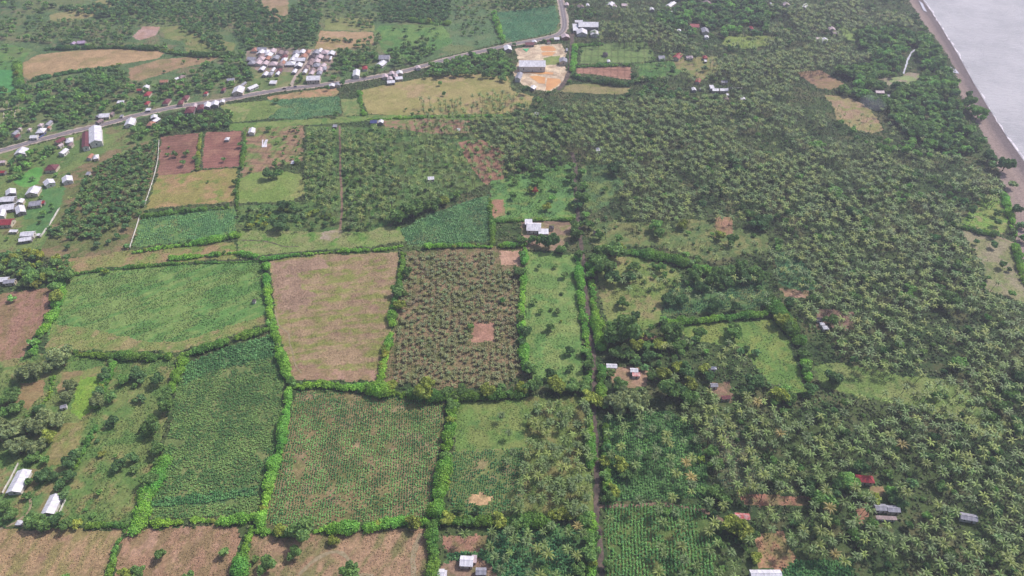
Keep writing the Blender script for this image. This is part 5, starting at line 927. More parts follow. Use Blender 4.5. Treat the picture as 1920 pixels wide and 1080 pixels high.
BASE = dict(name='ground', label='', c=((62, 80, 52), (78, 92, 58), (96, 96, 70)), s=26, rows=None, streak=None)
TREELINE = [(1690, -40), (1704, 0), (1718, 24), (1744, 60), (1768, 90), (1790, 128), (1800, 178), (1822, 215), (1850, 262), (1868, 300), (1882, 345), (1896, 400), (1906, 440), (1914, 500), (1920, 560), (1990, 700), (2600, 1000), (3600, 400), (2300, 100), (2000, -60)]
C_SAND, C_WET = lin((146, 128, 122)), lin((108, 97, 98))
def beach_color(x, y):
    d = coast_x(y) - x + 6 * (fbm(x, y, 30, 5, 3) - .5)
    k = sstep(8, 24, d)[:, None]
    c = C_WET * (1 - k) + C_SAND * k
    n = sstep(.5, .7, fbm(x, y, 22, 8, 4))[:, None]
    far = sstep(30, 55, d)[:, None]
    c = c * (1 - n * far * .7) + lin((128, 126, 92)) * n * far * .7
    lines = (0.5 + 0.5 * np.sin(d * .8 + 3 * fbm(x, y, 40, 4, 2)))[:, None]
    return lin_clip(c * (.94 + .1 * lines) * (0.92 + .16 * vnoise(x, y, 3, 21)[:, None]))

X0, X1, Y0, Y1, CELL = -960, 1000, 110, 1270, 1.55
nx, ny = int((X1 - X0) / CELL), int((Y1 - Y0) / CELL)
gx = X0 + np.arange(nx + 1) * CELL; gy = Y0 + np.arange(ny + 1) * CELL
GX, GY = np.meshgrid(gx, gy)
JX = (rng.random(GX.shape) - .5) * CELL * .62; JY = (rng.random(GX.shape) - .5) * CELL * .62
JX[:, 0] = JX[:, -1] = 0; JY[0] = JY[-1] = 0; JX[0] = JX[-1] = 0; JY[:, 0] = JY[:, -1] = 0
GX = (GX + JX).ravel(); GY = (GY + JY).ravel()
GZ = ground_z(GX, GY)
ii = (np.arange(ny)[:, None] * (nx + 1) + np.arange(nx)[None, :]).ravel()
FQ = np.stack([ii, ii + 1, ii + nx + 2, ii + nx + 1], 1)
cx = GX[FQ].mean(1); cy = GY[FQ].mean(1)
wx = cx + 5.0 * (fbm(cx, cy, 9, 61, 3) - .5); wy = cy + 5.0 * (fbm(cx, cy, 9, 67, 3) - .5)
PX, PY = proj(wx, wy)
keep = (PX > -260) & (PX < 2180)
fid = np.full(len(FQ), -1)
fid[inside(PX, PY, TREELINE) & (PX > 1600)] = -2
for k, f in enumerate(F):
    fid[inside(PX, PY, f['poly'])] = k
def grid_obj(name, ids, colfn, label, kind='structure', cat=None, mat=None):
    sel = FQ[ids]
    if len(sel) == 0: return None
    u, inv = np.unique(sel.ravel(), return_inverse=True)
    x, y, z = GX[u], GY[u], GZ[u]
    me = mesh_np(name, np.stack([x, y, z], 1), inv.reshape(-1, 4), colfn(x, y), mat or M_GROUND)
    return tag(obj(name, me), label, cat, None, kind)
grid_obj('ground', np.nonzero(fid == -1)[0], lambda x, y: fcolor(BASE, x, y), 'rough green ground showing between trees and palms', cat='ground')
grid_obj('beach', np.nonzero(fid == -2)[0], beach_color, 'grey pink sand beach with a darker wet band by the water', cat='beach')
for k, f in enumerate(F):
    grid_obj(f['name'], np.nonzero(fid == k)[0], lambda x, y, f=f: fcolor(f, x, y), f['label'], cat='field')
# the country further out, beyond what the picture shows
oc = 45.0
ogx = np.concatenate([np.arange(X0 - oc * 40, X0 + 1, oc), np.linspace(X0, X1, 40)[1:-1], np.arange(X1, X1 + oc * 12, oc)])
ogy = np.concatenate([np.arange(Y0 - oc * 12, Y0 + 1, oc), np.linspace(Y0, Y1, 30)[1:-1], np.arange(Y1, Y1 + oc * 40, oc)])
OX, OY = np.meshgrid(ogx, ogy); m_ = len(ogx)
oi_ = (np.arange(len(ogy) - 1)[:, None] * m_ + np.arange(m_ - 1)[None, :]).ravel()
OQ = np.stack([oi_, oi_ + 1, oi_ + m_ + 1, oi_ + m_], 1)
OX = OX.ravel(); OY = OY.ravel()
ocx = OX[OQ].mean(1); ocy = OY[OQ].mean(1)
OQ = OQ[~((ocx > X0) & (ocx < X1) & (ocy > Y0) & (ocy < Y1))]
me = mesh_np('ground', np.stack([OX, OY, ground_z(OX, OY)], 1), OQ, fcolor(BASE, OX, OY), M_GROUND)
tag(obj('ground', me), 'green country beyond the fields', 'ground', None, 'structure')
# the sea
sx = []; sy = np.linspace(300, 5600, 60)
V = []; 
for yy in sy:
    c0 = float(coast_x(np.array([yy]))[0])
    for dd in (-14, 20, 80, 200, 500, 1200, 2600): V.append((c0 + dd, yy, SEA_Z))
Q = [(r * 7 + c, r * 7 + c + 1, (r + 1) * 7 + c + 1, (r + 1) * 7 + c) for r in range(len(sy) - 1) for c in range(6)]
tag(obj('sea', mesh_np('sea', V, Q, None, M_WATER)), 'pale pinkish grey sea with fine ripples, upper right', 'sea', None, 'structure')
# thin breaking wave along the waterline
V = []; Q = []
fy = np.arange(600, 1290, 1.2)
cxx = coast_x(fy); nz = fbm(fy, fy * 0 + 3, 26, 12, 4); nz2 = fbm(fy, fy * 0 + 30, 7, 15, 3); nz3 = fbm(fy, fy * 0 + 70, 40, 19, 3)
for k in range(len(fy)):
    o_ = -1.5 + 7 * (nz[k] - .5)
    wd = max(0.05, .7 + 4.4 * (nz2[k] - .44)) * (0.25 + 1.7 * sstep(.35, .65, nz3[k]))
    V += [(cxx[k] + o_ - wd * .5, fy[k], SEA_Z + .05), (cxx[k] + o_ + wd * .2, fy[k], SEA_Z + .4), (cxx[k] + o_ + wd * .6, fy[k], SEA_Z + .04)]
    if k: 
        a = 3 * k
        Q += [(a - 3, a - 2, a + 1, a), (a - 2, a - 1, a + 2, a + 1)]
tag(obj('surf', mesh_np('surf', V, Q, None, M_FOAM)), 'thin broken white line of surf along the beach', 'surf', None, 'stuff')

# ============================================================ roads
def resample(P, step):
    P = np.asarray(P, float); d = np.r_[0, np.cumsum(np.hypot(*np.diff(P, axis=0).T))]
    n = max(2, int(d[-1] / step) + 1); t = np.linspace(0, d[-1], n)
    # round the corners a little
    X = np.interp(t, d, P[:, 0]); Y = np.interp(t, d, P[:, 1])
    for _ in range(3):
        X[1:-1] = (X[:-2] + 2 * X[1:-1] + X[2:]) / 4; Y[1:-1] = (Y[:-2] + 2 * Y[1:-1] + Y[2:]) / 4
    return np.stack([X, Y], 1)
def ribbon(P, w, z, jit=0.0, step=4.0, off=0.0, nacross=2):
    R = resample(P, step); T = np.gradient(R, axis=0); T /= np.hypot(T[:, 0], T[:, 1])[:, None]
    Nn = np.stack([-T[:, 1], T[:, 0]], 1)
    wl = w / 2 + jit * (rng.random(len(R)) - .5) * 2; wr = w / 2 + jit * (rng.random(len(R)) - .5) * 2
    L = R + Nn * (off + wl)[:, None]; Rr = R + Nn * (off - wr)[:, None]
    V = []; Q = []
    for k in range(len(R)):
        V += [(L[k, 0], L[k, 1], z), (Rr[k, 0], Rr[k, 1], z)]
        if k: a = 2 * k; Q.append((a - 2, a - 1, a + 1, a))
    return V, Q
def strip(name, P, w, z, mat, label, jit=0.0, off=0.0, step=4.0):
    V, Q = ribbon(P, w, z, jit, step, off)
    return tag(obj(name, mesh_np(name, V, Q, None, mat)), label, 'road', None, 'structure')
M_SHOULDER = mat_noisy('pale_dusty_verge', (186, 168, 158), (150, 136, 124), 0.15, 0.95)
strip('road_verge', ROAD, 12.5, .08, M_SHOULDER, 'pale dusty verges of the main road', 1.4)
strip('main_road', ROAD, 7.2, .16, M_ASPH, 'grey asphalt main road crossing the upper left and turning to the top edge')
strip('road_marking', ROAD, 0.22, .20, M_PAINT, 'white centre line of the main road')
strip('side_lane', LANE, 5.5, .12, M_PATH, 'narrow grey lane from the junction past the sandy yard', .5)
strip('lane', MAINLANE, 3.5, .12, M_PATH, 'narrow dark lane running down the picture between hedges', .8)
strip('palm_path', STRAIGHT, 2.2, .12, M_DIRT, 'straight brown dirt path through the mixed palm strip', .4)
strip('village_alley', SIDE, 4.5, .12, M_SHOULDER, 'pale alley climbing from the main road into the dense village', .4)
strip('barn_path', BARNPATH, 1.6, .12, M_PALE, 'pale footpath to the barns in the lower left', .3)
strip('foot_path', gpa([(516, 580), (522, 615), (546, 622), (540, 640), (550, 660), (552, 688), (566, 700)]), 1.0, .12, M_PALE, 'thin winding footpath along the left side of the tan field', .25)
strip('foot_path', gpa([(446, 450), (500, 452), (520, 458), (532, 464), (560, 462)]), 1.0, .1, M_PATH, 'thin dark path in the green pasture above the ditch', .25)
strip('dirt_track', gpa([(560, 1078), (600, 1040), (640, 1030), (660, 1050), (655, 1075), (700, 1080)]), 1.8, .1, M_PALE, 'curved pale track in the trampled brown field', .5)
strip('dirt_track', gpa([(790, 1000), (778, 1020), (772, 1050), (776, 1090)]), 3.0, .1, M_PALE, 'straight pale track near the right of the trampled field', .7)
strip('farm_track', gpa([(1006, 412), (1040, 420), (1074, 420)]), 3.5, .1, M_DIRT, 'dusty track from the lane to the white farm compound', .6)
strip('farm_track', gpa([(1120, 948), (1180, 948), (1260, 946), (1330, 960), (1400, 1010)]), 2.4, .1, M_DIRT, 'reddish track crossing from the lane between two crops', .8)
strip('canal', CREEK, 2.1, .1, M_FOAM if False else mat_noisy('shallow_bright_water', (206, 204, 214), (176, 172, 190), .4, .2, spec=.5), 'short bright water channel inside the coastal woods', .5)
strip('foot_path', gpa([(1866, 444), (1884, 446), (1892, 456), (1910, 460)]), 3.2, .1, M_PALE, 'pale sandy path end behind the beach hedge', .8)
strip('ditch', gpa([(200, 504), (330, 494), (440, 488), (480, 482), (540, 474), (600, 470), (700, 468), (745, 463)]), 1.2, .08, mat_noisy('dark_ditch_mud', (70, 74, 56), (50, 58, 44), .4), 'narrow dark ditch between the long field rows', .3)
M_LIME = mat_noisy('bright_row_cover', (204, 198, 178), (150, 144, 118), .6)
for k, xx in enumerate((10, 17, 24, 31)):
    strip('row_cover', gpa([(xx - 4, 222), (xx, 190)]), 1.0, .1, M_LIME, ['leftmost', 'second', 'third', 'rightmost'][k] + ' white plastic row cover on the striped plot', .2)
for k, xx in enumerate((492, 499)):
    strip('row_cover', gpa([(xx, 276), (xx + 1, 262)]), 1.4, .15, M_FOAM, ['left', 'right'][k] + ' white plastic row cover beside the garden beds', .2)
def patch(name, poly, z, mat, label, cat):
    P = gpa(poly, z); Pn = []
    for i in range(len(P)):
        a, b = P[i], P[(i + 1) % len(P)]
        for t in np.linspace(0, 1, 5)[:-1]: Pn.append(a + (b - a) * t + (rng.random(2) - .5) * (0.9 if t else 0))
    me = bpy.data.meshes.new(name); me.from_pydata([(p[0], p[1], z) for p in Pn], [], [list(range(len(Pn)))]); me.update(); me.materials.append(mat)
    return tag(obj(name, me), label, cat, None, 'structure')
for poly, lb in (([(1013, 88), (1022, 86), (1037, 87), (1044, 94), (1034, 96), (1016, 95)], 'ochre pond furthest back in the sandy yard'), ([(1014, 99), (1026, 97), (1042, 98), (1036, 104), (1018, 104)], 'second ochre pond of the sandy yard'),
                 ([(963, 129.5), (985, 131), (1038, 136), (1037, 139.5), (1010, 139), (964, 134)], 'long thin ochre pond below the long warehouse'), ([(992, 143), (1007, 142), (1023, 145), (1022, 157), (1010, 156), (1002, 150)], 'left ochre pond in the near part of the sandy yard'),
                 ([(1026, 146), (1050, 148), (1052, 155), (1040, 164), (1030, 170), (1023, 168)], 'largest ochre pond at the near end of the sandy yard')):
    patch('pond', poly, .14, M_POND, lb, 'pond')
for poly, lb in (([(1722, 0), (1730, 6), (1738, 22), (1732, 20)], 'narrow tide pool on the beach near the top edge'), ([(1781, 124), (1792, 130), (1799, 138), (1788, 136)], 'small tide pool on the beach beside the woods')):
    patch('tide_pool', poly, .06, bpy.data.materials['shallow_bright_water'], lb, 'pool')

# ============================================================ buildings
def poly_mesh(name, V, Fc, mat, parent=None, loc=None):
    me = bpy.data.meshes.new(name); me.from_pydata(V, [], Fc); me.update()
    me.materials.append(mat)
    return obj(name, me, parent, loc)
def box_vf(x0, x1, y0, y1, z0, z1):
    V = [(x0, y0, z0), (x1, y0, z0), (x1, y1, z0), (x0, y1, z0), (x0, y0, z1), (x1, y0, z1), (x1, y1, z1), (x0, y1, z1)]
    return V, [(0, 3, 2, 1), (4, 5, 6, 7), (0, 1, 5, 4), (1, 2, 6, 5), (2, 3, 7, 6), (3, 0, 4, 7)]
FOOT = []
def house(x, y, W, D, rot, roof, shape, label, h, name, cat, wall, big):
    root = obj(name, None, None, (x, y, 0)); root.rotation_euler = (0, 0, rot)
    tag(root, label, cat)
    FOOT.append((x, y, max(W, D) / 2 + 1))
    if W < D and shape != 'shed':                       # ridge along the longer side
        W, D = D, W; root.rotation_euler = (0, 0, rot + pi / 2)
    wm = WALLS[wall if wall is not None else (hash_i(label) % 3)]
    o = 0.35 if W < 9 else 0.6                            # eaves
    a, b = W / 2, D / 2
    ia, ib = a - o, b - o
    rise = (D * 0.19 if shape == 'gable' else D * 0.3 if shape == 'hip' else D * 0.10)
    t = 0.14
    if name == 'nursery_cover': h = 1.0
    if shape == 'gable':
        zr = h + rise * ib / b
        Vw = [(-ia, -ib, 0), (ia, -ib, 0), (ia, ib, 0), (-ia, ib, 0), (-ia, -ib, h), (ia, -ib, h), (ia, ib, h), (-ia, ib, h), (-ia, 0, zr), (ia, 0, zr)]
        Fw = [(0, 1, 5, 4), (2, 3, 7, 6), (1, 2, 6, 9, 5), (3, 0, 4, 8, 7), (0, 3, 2, 1), (4, 5, 9, 8), (6, 7, 8, 9)]
        e = h - rise * o / b + .03; r = h + rise + .03
        Vr = [(-a, -b, e), (a, -b, e), (a, 0, r), (-a, 0, r), (-a, b, e), (a, b, e)]
        Vr += [(v[0], v[1], v[2] + t) for v in Vr]
        Fr = [(6, 7, 8, 9), (9, 8, 11, 10), (0, 3, 2, 1), (3, 4, 5, 2), (0, 1, 7, 6), (4, 10, 11, 5), (1, 2, 8, 7), (2, 5, 11, 8), (0, 6, 9, 3), (3, 9, 10, 4)]
    elif shape == 'hip':
        Vw, Fw = box_vf(-ia, ia, -ib, ib, 0, h)
        q = max(a - b, 0.05); e = h - .08; r = h + rise
        Vr = [(-a, -b, e), (a, -b, e), (a, b, e), (-a, b, e), (-a, -b, e + t), (a, -b, e + t), (a, b, e + t), (-a, b, e + t), (-q, 0, r), (q, 0, r)]
        Fr = [(0, 3, 2, 1), (0, 1, 5, 4), (1, 2, 6, 5), (2, 3, 7, 6), (3, 0, 4, 7), (4, 5, 9, 8), (5, 6, 9), (6, 7, 8, 9), (7, 4, 8)]
    else:
        Vw = [(-ia, -ib, 0), (ia, -ib, 0), (ia, ib, 0), (-ia, ib, 0), (-ia, -ib, h - rise * .4), (ia, -ib, h - rise * .4), (ia, ib, h + rise * .4), (-ia, ib, h + rise * .4)]
        Fw = [(0, 3, 2, 1), (4, 5, 6, 7), (0, 1, 5, 4), (1, 2, 6, 5), (2, 3, 7, 6), (3, 0, 4, 7)]
        Vr = [(-a, -b, h - rise * .5 + .04), (a, -b, h - rise * .5 + .04), (a, b, h + rise * .5 + .04), (-a, b, h + rise * .5 + .04)]
        Vr += [(v[0], v[1], v[2] + t) for v in Vr]
        Fr = [(0, 3, 2, 1), (4, 5, 6, 7), (0, 1, 5, 4), (1, 2, 6, 5), (2, 3, 7, 6), (3, 0, 4, 7)]
    wo = poly_mesh('wall', Vw, Fw, wm, root)
    ro = poly_mesh('roof', Vr, Fr, ROOF[roof], root)
    if shape == 'gable':
        V, Fc = box_vf(-a - .02, a + .02, -.16, .16, r + t - .05, r + t + .07)
        poly_mesh('ridge_cap', V, Fc, ROOF[roof], ro)
    if name == 'nursery_cover': return root
    # openings on the side that faces the fields
    side = -1 if cos(root.rotation_euler.z) > 0 else 1
    n = max(1, int(2 * ia / 3.2)) if W < 40 else int(2 * ia / 5)
    n = min(n, 8)
    if name == 'warehouse': n = 3
    for k in range(n):
        xk = -ia + (k + .5) * 2 * ia / n
        if k == n // 2:
            V, Fc = box_vf(xk - .45, xk + .45, side * ib - .04, side * ib + .04, .05, min(2.05, h * .8)); d = poly_mesh('door', V, Fc, M_DOOR, root)
        else:
            V, Fc = box_vf(xk - .55, xk + .55, side * ib - .04, side * ib + .04, h * .36, h * .72); poly_mesh('window', V, Fc, M_GLASS, root)
    if big:
        for s_ in (-1, 1):
            V, Fc = box_vf(s_ * ia - .04, s_ * ia + .04, -.6, .6, h * .36, h * .72); poly_mesh('window', V, Fc, M_GLASS, root)
    return root
def hash_i(s):
    r = 7
    for ch in s: r = (r * 131 + ord(ch)) % 1000003
    return r
for (x, y, w_, d_, r_, roof, shape, label, h, name, cat, wall) in Bd:
    sx_, sy_ = sc(y)
    X_, Y_ = gp(x, y, h)
    house(X_, Y_, w_ / sx_, d_ / sy_ * 1.0, radians(r_), roof, shape, label, h, name, cat, wall, w_ > 14)
for (p, q, wd, roof, label, h, name, cat) in Bl:
    a = np.array(gp(*p, h)); b = np.array(gp(*q, h)); c = (a + b) / 2; L = np.hypot(*(b - a))
    house(c[0], c[1], L, wd, math.atan2(b[1] - a[1], b[0] - a[0]), roof, 'gable', label, h, name, cat, 1, True)
for k, (pl, label) in enumerate(WALLS_L):
    P = resample(gpa(pl, 1.0), 6); V = []; Q = []
    T = np.gradient(P, axis=0); T /= np.hypot(T[:, 0], T[:, 1])[:, None]; Nn = np.stack([-T[:, 1], T[:, 0]], 1) * .11
    for i in range(len(P)):
        hh = 1.6 if k != 2 else (2.0 if (i * 7 % 5) else .7)
        L, R = P[i] + Nn[i], P[i] - Nn[i]
        V += [(L[0], L[1], 0), (L[0], L[1], hh), (R[0], R[1], hh), (R[0], R[1], 0)]
        if i:
            c = 4 * i
            Q += [(c - 4, c - 3, c + 1, c), (c - 3, c - 2, c + 2, c + 1), (c - 2, c - 1, c + 3, c + 2)]
    Q += [(0, 1, 2, 3), (len(V) - 4, len(V) - 3, len(V) - 2, len(V) - 1)]
    tag(obj('boundary_wall', mesh_np('boundary_wall', V, Q, None, ROOF['U'] if 'blue' in label else M_WHITEWALL)), label, 'wall')
# green net lying in the sandy yard
X_, Y_ = gp(986, 94)
V = [(X_ - 5, Y_ + 4, .3), (X_ + 5, Y_ + 5, .5), (X_ + 1, Y_ - 7, .2), (X_, Y_, 1.1), (X_ - 2.4, Y_ - 1, .5), (X_ + 2.8, Y_ - 1, .6)]
M_NET = mat_noisy('green_net', (96, 186, 130), (76, 160, 112), 1.2)
tag(poly_mesh('green_tarpaulin', V + [(a, b, c - .12) for a, b, c in V], [(0, 3, 1), (0, 4, 3), (4, 2, 3), (2, 5, 3), (5, 1, 3), (6, 7, 9), (6, 9, 10), (10, 9, 8), (8, 9, 11), (11, 9, 7), (0, 1, 7, 6), (1, 5, 11, 7), (5, 2, 8, 11), (2, 4, 10, 8), (4, 0, 6, 10)], M_NET), 'bright green net heaped on the white ground of the sandy yard', 'tarpaulin')

# ============================================================ two cars on the main road
def car(px, py, col, label):
    X_, Y_ = gp(px, py, .7)
    i = int(np.argmin(np.hypot(ROAD[:, 0] - X_, ROAD[:, 1] - Y_))); i = min(max(i, 1), len(ROAD) - 2)
    T = ROAD[i + 1] - ROAD[i - 1]
    root = obj('car', None, None, (X_, Y_, .16)); root.rotation_euler = (0, 0, math.atan2(T[1], T[0])); tag(root, label, 'car')
    mt, n, b = newmat('car_paint_' + col[3]); b.inputs['Base Color'].default_value = (*lin(col[:3]), 1); b.inputs['Roughness'].default_value = .3
    prof = [(-2.1, .35), (-2.15, .75), (-1.9, .95), (1.1, 1.0), (2.0, .85), (2.15, .6), (2.1, .35)]
    V = [(x, -.85, z) for x, z in prof] + [(x, .85, z) for x, z in prof]; n_ = len(prof)
    Fc = [tuple(range(n_)), tuple(range(2 * n_ - 1, n_ - 1, -1))] + [(k, k + n_, (k + 1) % n_ + n_, (k + 1) % n_) for k in range(n_)]
    body = poly_mesh('body', V, Fc, mt, root)
    V = [(-1.7, -.75, .98), (.9, -.75, 1.0), (.9, .75, 1.0), (-1.7, .75, .98), (-1.35, -.62, 1.45), (.25, -.62, 1.47), (.25, .62, 1.47), (-1.35, .62, 1.45)]
    poly_mesh('window', V, [(0, 1, 5, 4), (1, 2, 6, 5), (2, 3, 7, 6), (3, 0, 4, 7)], M_GLASS, body)
    V2, F2 = box_vf(-1.4, .3, -.64, .64, 1.45, 1.52); poly_mesh('car_roof', V2, F2, mt, body)
    for wx_ in (-1.35, 1.35):
        for wy_ in (-.8, .8):
            V = [(wx_ + .33 * cos(t), wy_ + s_ * .1, .33 + .33 * sin(t)) for s_ in (-1, 1) for t in np.linspace(0, 2 * pi, 13)[:-1]]
            poly_mesh('wheel', V, [tuple(range(12)), tuple(range(23, 11, -1))] + [(k, k + 12, (k + 1) % 12 + 12, (k + 1) % 12) for k in range(12)], M_GLASS, root)
car(533, 166, (40, 42, 56, 'black'), 'small black car on the main road, left of two')
car(553.5, 162.5, (52, 66, 118, 'blue'), 'dark blue car on the main road, right of two')
# ============================================================ foliage templates
def leaf_quads(P, Nv, size, r):
    """one bent quad per point, facing roughly along Nv"""
    n = len(P)
    Rr = r.normal(size=(n, 3)); Tn = np.cross(Nv, Rr); Tn /= np.linalg.norm(Tn, axis=1)[:, None] + 1e-9
    Bn = np.cross(Nv, Tn); Bn /= np.linalg.norm(Bn, axis=1)[:, None] + 1e-9
    s = size[:, None]
    V = np.stack([P - Tn * s * .55 - Bn * s * .35, P + Tn * s * .45 - Bn * s * .5, P + Tn * s * .6 + Bn * s * .4, P - Tn * s * .4 + Bn * s * .55], 1)
    return V.reshape(-1, 3), np.arange(4 * n).reshape(n, 4)
def blob_core(c, rad, nu=7, nv=4):
    V = []; Q = []
    for j in range(nv + 1):
        th = pi * (0.04 + .92 * j / nv)
        for i in range(nu):
            ph = 2 * pi * i / nu
            V.append((c[0] + rad[0] * sin(th) * cos(ph), c[1] + rad[1] * sin(th) * sin(ph), c[2] + rad[2] * cos(th)))
    for j in range(nv):
        for i in range(nu):
            Q.append((j * nu + i, (j + 1) * nu + i, (j + 1) * nu + (i + 1) % nu, j * nu + (i + 1) % nu))
    return np.array(V), np.array(Q)
def cloud(blobs, n, size, tone, r, core=.80, low=-.35, var=.22):
    """a mass of leaf clumps over a set of ellipsoids; returns verts, quads, colours"""
    tone = lin(tone)
    blobs = [(np.array(c, float), np.array(R, float)) for c, R in blobs]
    wts = np.array([R[0] * R[2] for _, R in blobs]); wts = wts / wts.sum()
    bi = r.choice(len(blobs), n, p=wts)
    d = r.normal(size=(n, 3)); d /= np.linalg.norm(d, axis=1)[:, None]
    d[:, 2] = np.where(d[:, 2] < low, -d[:, 2], d[:, 2])
    C = np.array([b[0] for b in blobs])[bi]; R = np.array([b[1] for b in blobs])[bi]
    k = (.80 + .30 * r.random(n))[:, None]
    P = C + d * R * k
    Nv = d / R; Nv /= np.linalg.norm(Nv, axis=1)[:, None]; Nv = Nv + .75 * r.normal(size=(n, 3)); Nv /= np.linalg.norm(Nv, axis=1)[:, None]
    V, Q = leaf_quads(P, Nv, size * (.6 + .8 * r.random(n)), r)
    bt = 1 + var * (r.random(len(blobs)) - .5) * 1.6
    g = bt[bi] * (1 + var * 2.0 * (r.random(n) - .5))
    hue = (r.random(n) - .5) * .25
    c = tone[None] * g[:, None] * np.stack([1 + hue, 1 + hue * .3, 1 - hue], 1)
    Cc = np.repeat(c, 4, 0)
    Vs, Qs, Cs = [V], [Q], [Cc]; off = len(V)
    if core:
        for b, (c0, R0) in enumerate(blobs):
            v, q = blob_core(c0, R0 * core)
            Vs.append(v); Qs.append(q + off); Cs.append(np.repeat((tone * bt[b] * .8)[None], len(v), 0)); off += len(v)  # cores darker than the leaf clumps: inner crown shade put into the colour
    return np.concatenate(Vs), np.concatenate(Qs), np.clip(np.concatenate(Cs), .008, .8)
def tree_blobs(r, nb, squash=.8):
    """lobes of a crown of unit width, crown base near z = .16"""
    squash *= .8 + .45 * r.random(); nb = max(4, nb + int(r.integers(-3, 4))); ox = (r.random() - .5) * .12
    B = [((ox, 0, .44), (.22 + .05 * r.random(), .24, .23 * squash))]
    for k in range(nb):
        a = k * 2.4 + r.random() * 1.6; d = .14 + .24 * r.random(); q = .09 + .12 * r.random()
        B.append(((ox + cos(a) * d, sin(a) * d, .30 + .32 * r.random()), (q, q * (.8 + .4 * r.random()), q * (.75 + .3 * r.random()) * squash)))
    return B
TONES = {'d': (88, 120, 72), 'm': (104, 134, 74), 'b': (114, 150, 80), 'y': (136, 148, 68), 'g': (130, 144, 96), 'r': (150, 84, 68)}
def merge(parts):
    V, Q, Cc, o = [], [], [], 0
    for v, q, c in parts:
        V.append(v); Q.append(q + o); Cc.append(c); o += len(v)
    return np.concatenate(V), np.concatenate(Q), np.concatenate(Cc)
def place(tmpls, idx, x, y, s, rot, tint, sz=None, z=0.0):
    """copies of numpy templates: returns merged verts, quads, colours"""
    out = []
    for k in range(len(tmpls)):
        m = np.nonzero(idx == k)[0]
        if len(m) == 0: continue
        v, q, c = tmpls[k]; n = len(v)
        ca, sa = np.cos(rot[m])[:, None], np.sin(rot[m])[:, None]
        X = (v[None, :, 0] * ca - v[None, :, 1] * sa) * s[m][:, None] + x[m][:, None]
        Y = (v[None, :, 0] * sa + v[None, :, 1] * ca) * s[m][:, None] + y[m][:, None]
        Z = v[None, :, 2] * (s if sz is None else sz)[m][:, None] + (z if np.isscalar(z) else z[m][:, None])
        VV = np.stack([X, Y, Z], 2).reshape(-1, 3)
        QQ = (q[None] + (np.arange(len(m)) * n)[:, None, None]).reshape(-1, 4)
        CC = (c[None] * tint[m][:, None, :]).reshape(-1, 3)
        out.append((VV, QQ, CC))
    return merge(out)
def tube(P, rad, nu=6):
    P = np.asarray(P, float); V = []; Q = []
    for i, p in enumerate(P):
        for k in range(nu):
            a = 2 * pi * k / nu; V.append((p[0] + rad[i] * cos(a), p[1] + rad[i] * sin(a), p[2]))
        if i:
            for k in range(nu): Q.append(((i - 1) * nu + k, (i - 1) * nu + (k + 1) % nu, i * nu + (k + 1) % nu, i * nu + k))
    return np.array(V), np.array(Q)

# ---- palms
def palm_crown(r, nf, segs, L=3.9, wd=.85, tone=(116, 128, 84)):
    Vs, Qs, Cs, o = [], [], [], 0
    base = lin(tone)
    for k in range(nf):
        a = k * 2.39996 + r.random() * .5; u = (k + .5) / nf
        e0 = radians(74 - 92 * u + 14 * (r.random() - .5)); bend = radians(62 + 26 * r.random())
        l = L * (.84 + .3 * r.random()) * (.8 + .2 * sin(pi * min(1, u + .2)))
        p = np.array([0., 0., 0.]); ds = l / segs
        dirs = np.array([cos(a), sin(a), 0.]); side = np.array([-sin(a), cos(a), 0.])
        pts = [p.copy()]; el = e0
        els = [el]
        for j in range(segs):
            el = e0 - bend * ((j + 1) / segs) ** 1.3
            p = p + ds * (dirs * cos(el) + np.array([0, 0, sin(el)])); pts.append(p.copy()); els.append(el)
        g = (.76 + .44 * r.random()); old = max(0, u - .8) * 2.2
        col = base * g * (1 - old) + lin((142, 118, 82)) * old
        rows = []
        for j in range(segs + 1):
            t = j / segs
            w_ = wd * (sin(pi * (.10 + .86 * t)) ** .6) * (.35 if j == 0 else 1) * (.9 + .2 * r.random())
            up = np.array([0, 0, cos(els[j])]) - dirs * sin(els[j])
            dr = up * (-.42 * w_)
            rows.append((pts[j] - side * w_ * .5 + dr * .5, pts[j], pts[j] + side * w_ * .5 + dr * .5))
        for j in range(segs + 1):
            Vs += rows[j]; Cs += [col * .92, col * 1.06, col * .92]  # frond centre lighter than its edges: a soft highlight put into the colour
        for j in range(segs):
            b = o + 3 * j; Qs += [(b, b + 1, b + 4, b + 3), (b + 1, b + 2, b + 5, b + 4)]
        o += 3 * (segs + 1)
    return np.array(Vs), np.array(Qs), np.clip(np.array(Cs), .008, .8)
def palm_trunk(nu, segs, h=11.0, lean=1.3):
    t = np.linspace(0, 1, segs + 1)
    P = [(lean * q ** 1.7, 0, h * q) for q in t]
    rad = [.26 if q == 0 else .17 - .05 * q for q in t]
    v, q = tube(P, rad, nu)
    return v, q
PTONE = [((112, 134, 72), 'olive green'), ((126, 140, 72), 'yellowish green'), ((102, 124, 74), 'dull grey green'), ((158, 144, 84), 'yellow brown')]
r0 = np.random.default_rng(3)
PALM_T = [(palm_crown(r0, 24 + k % 3 * 3, 5, L=[3.9, 4.3, 3.5][k % 3], wd=.72, tone=PTONE[[0, 1, 2, 0, 1, 2, 0, 3][k]][0]), PTONE[[0, 1, 2, 0, 1, 2, 0, 3][k]][1]) for k in range(8)]
PALM_ME = [mesh_np('palm_crown', *t[0], M_PALM) for t in PALM_T]
TR_V, TR_Q = palm_trunk(6, 5)
TRUNK_ME = mesh_np('palm_trunk', TR_V, TR_Q, None, M_BARK, True)
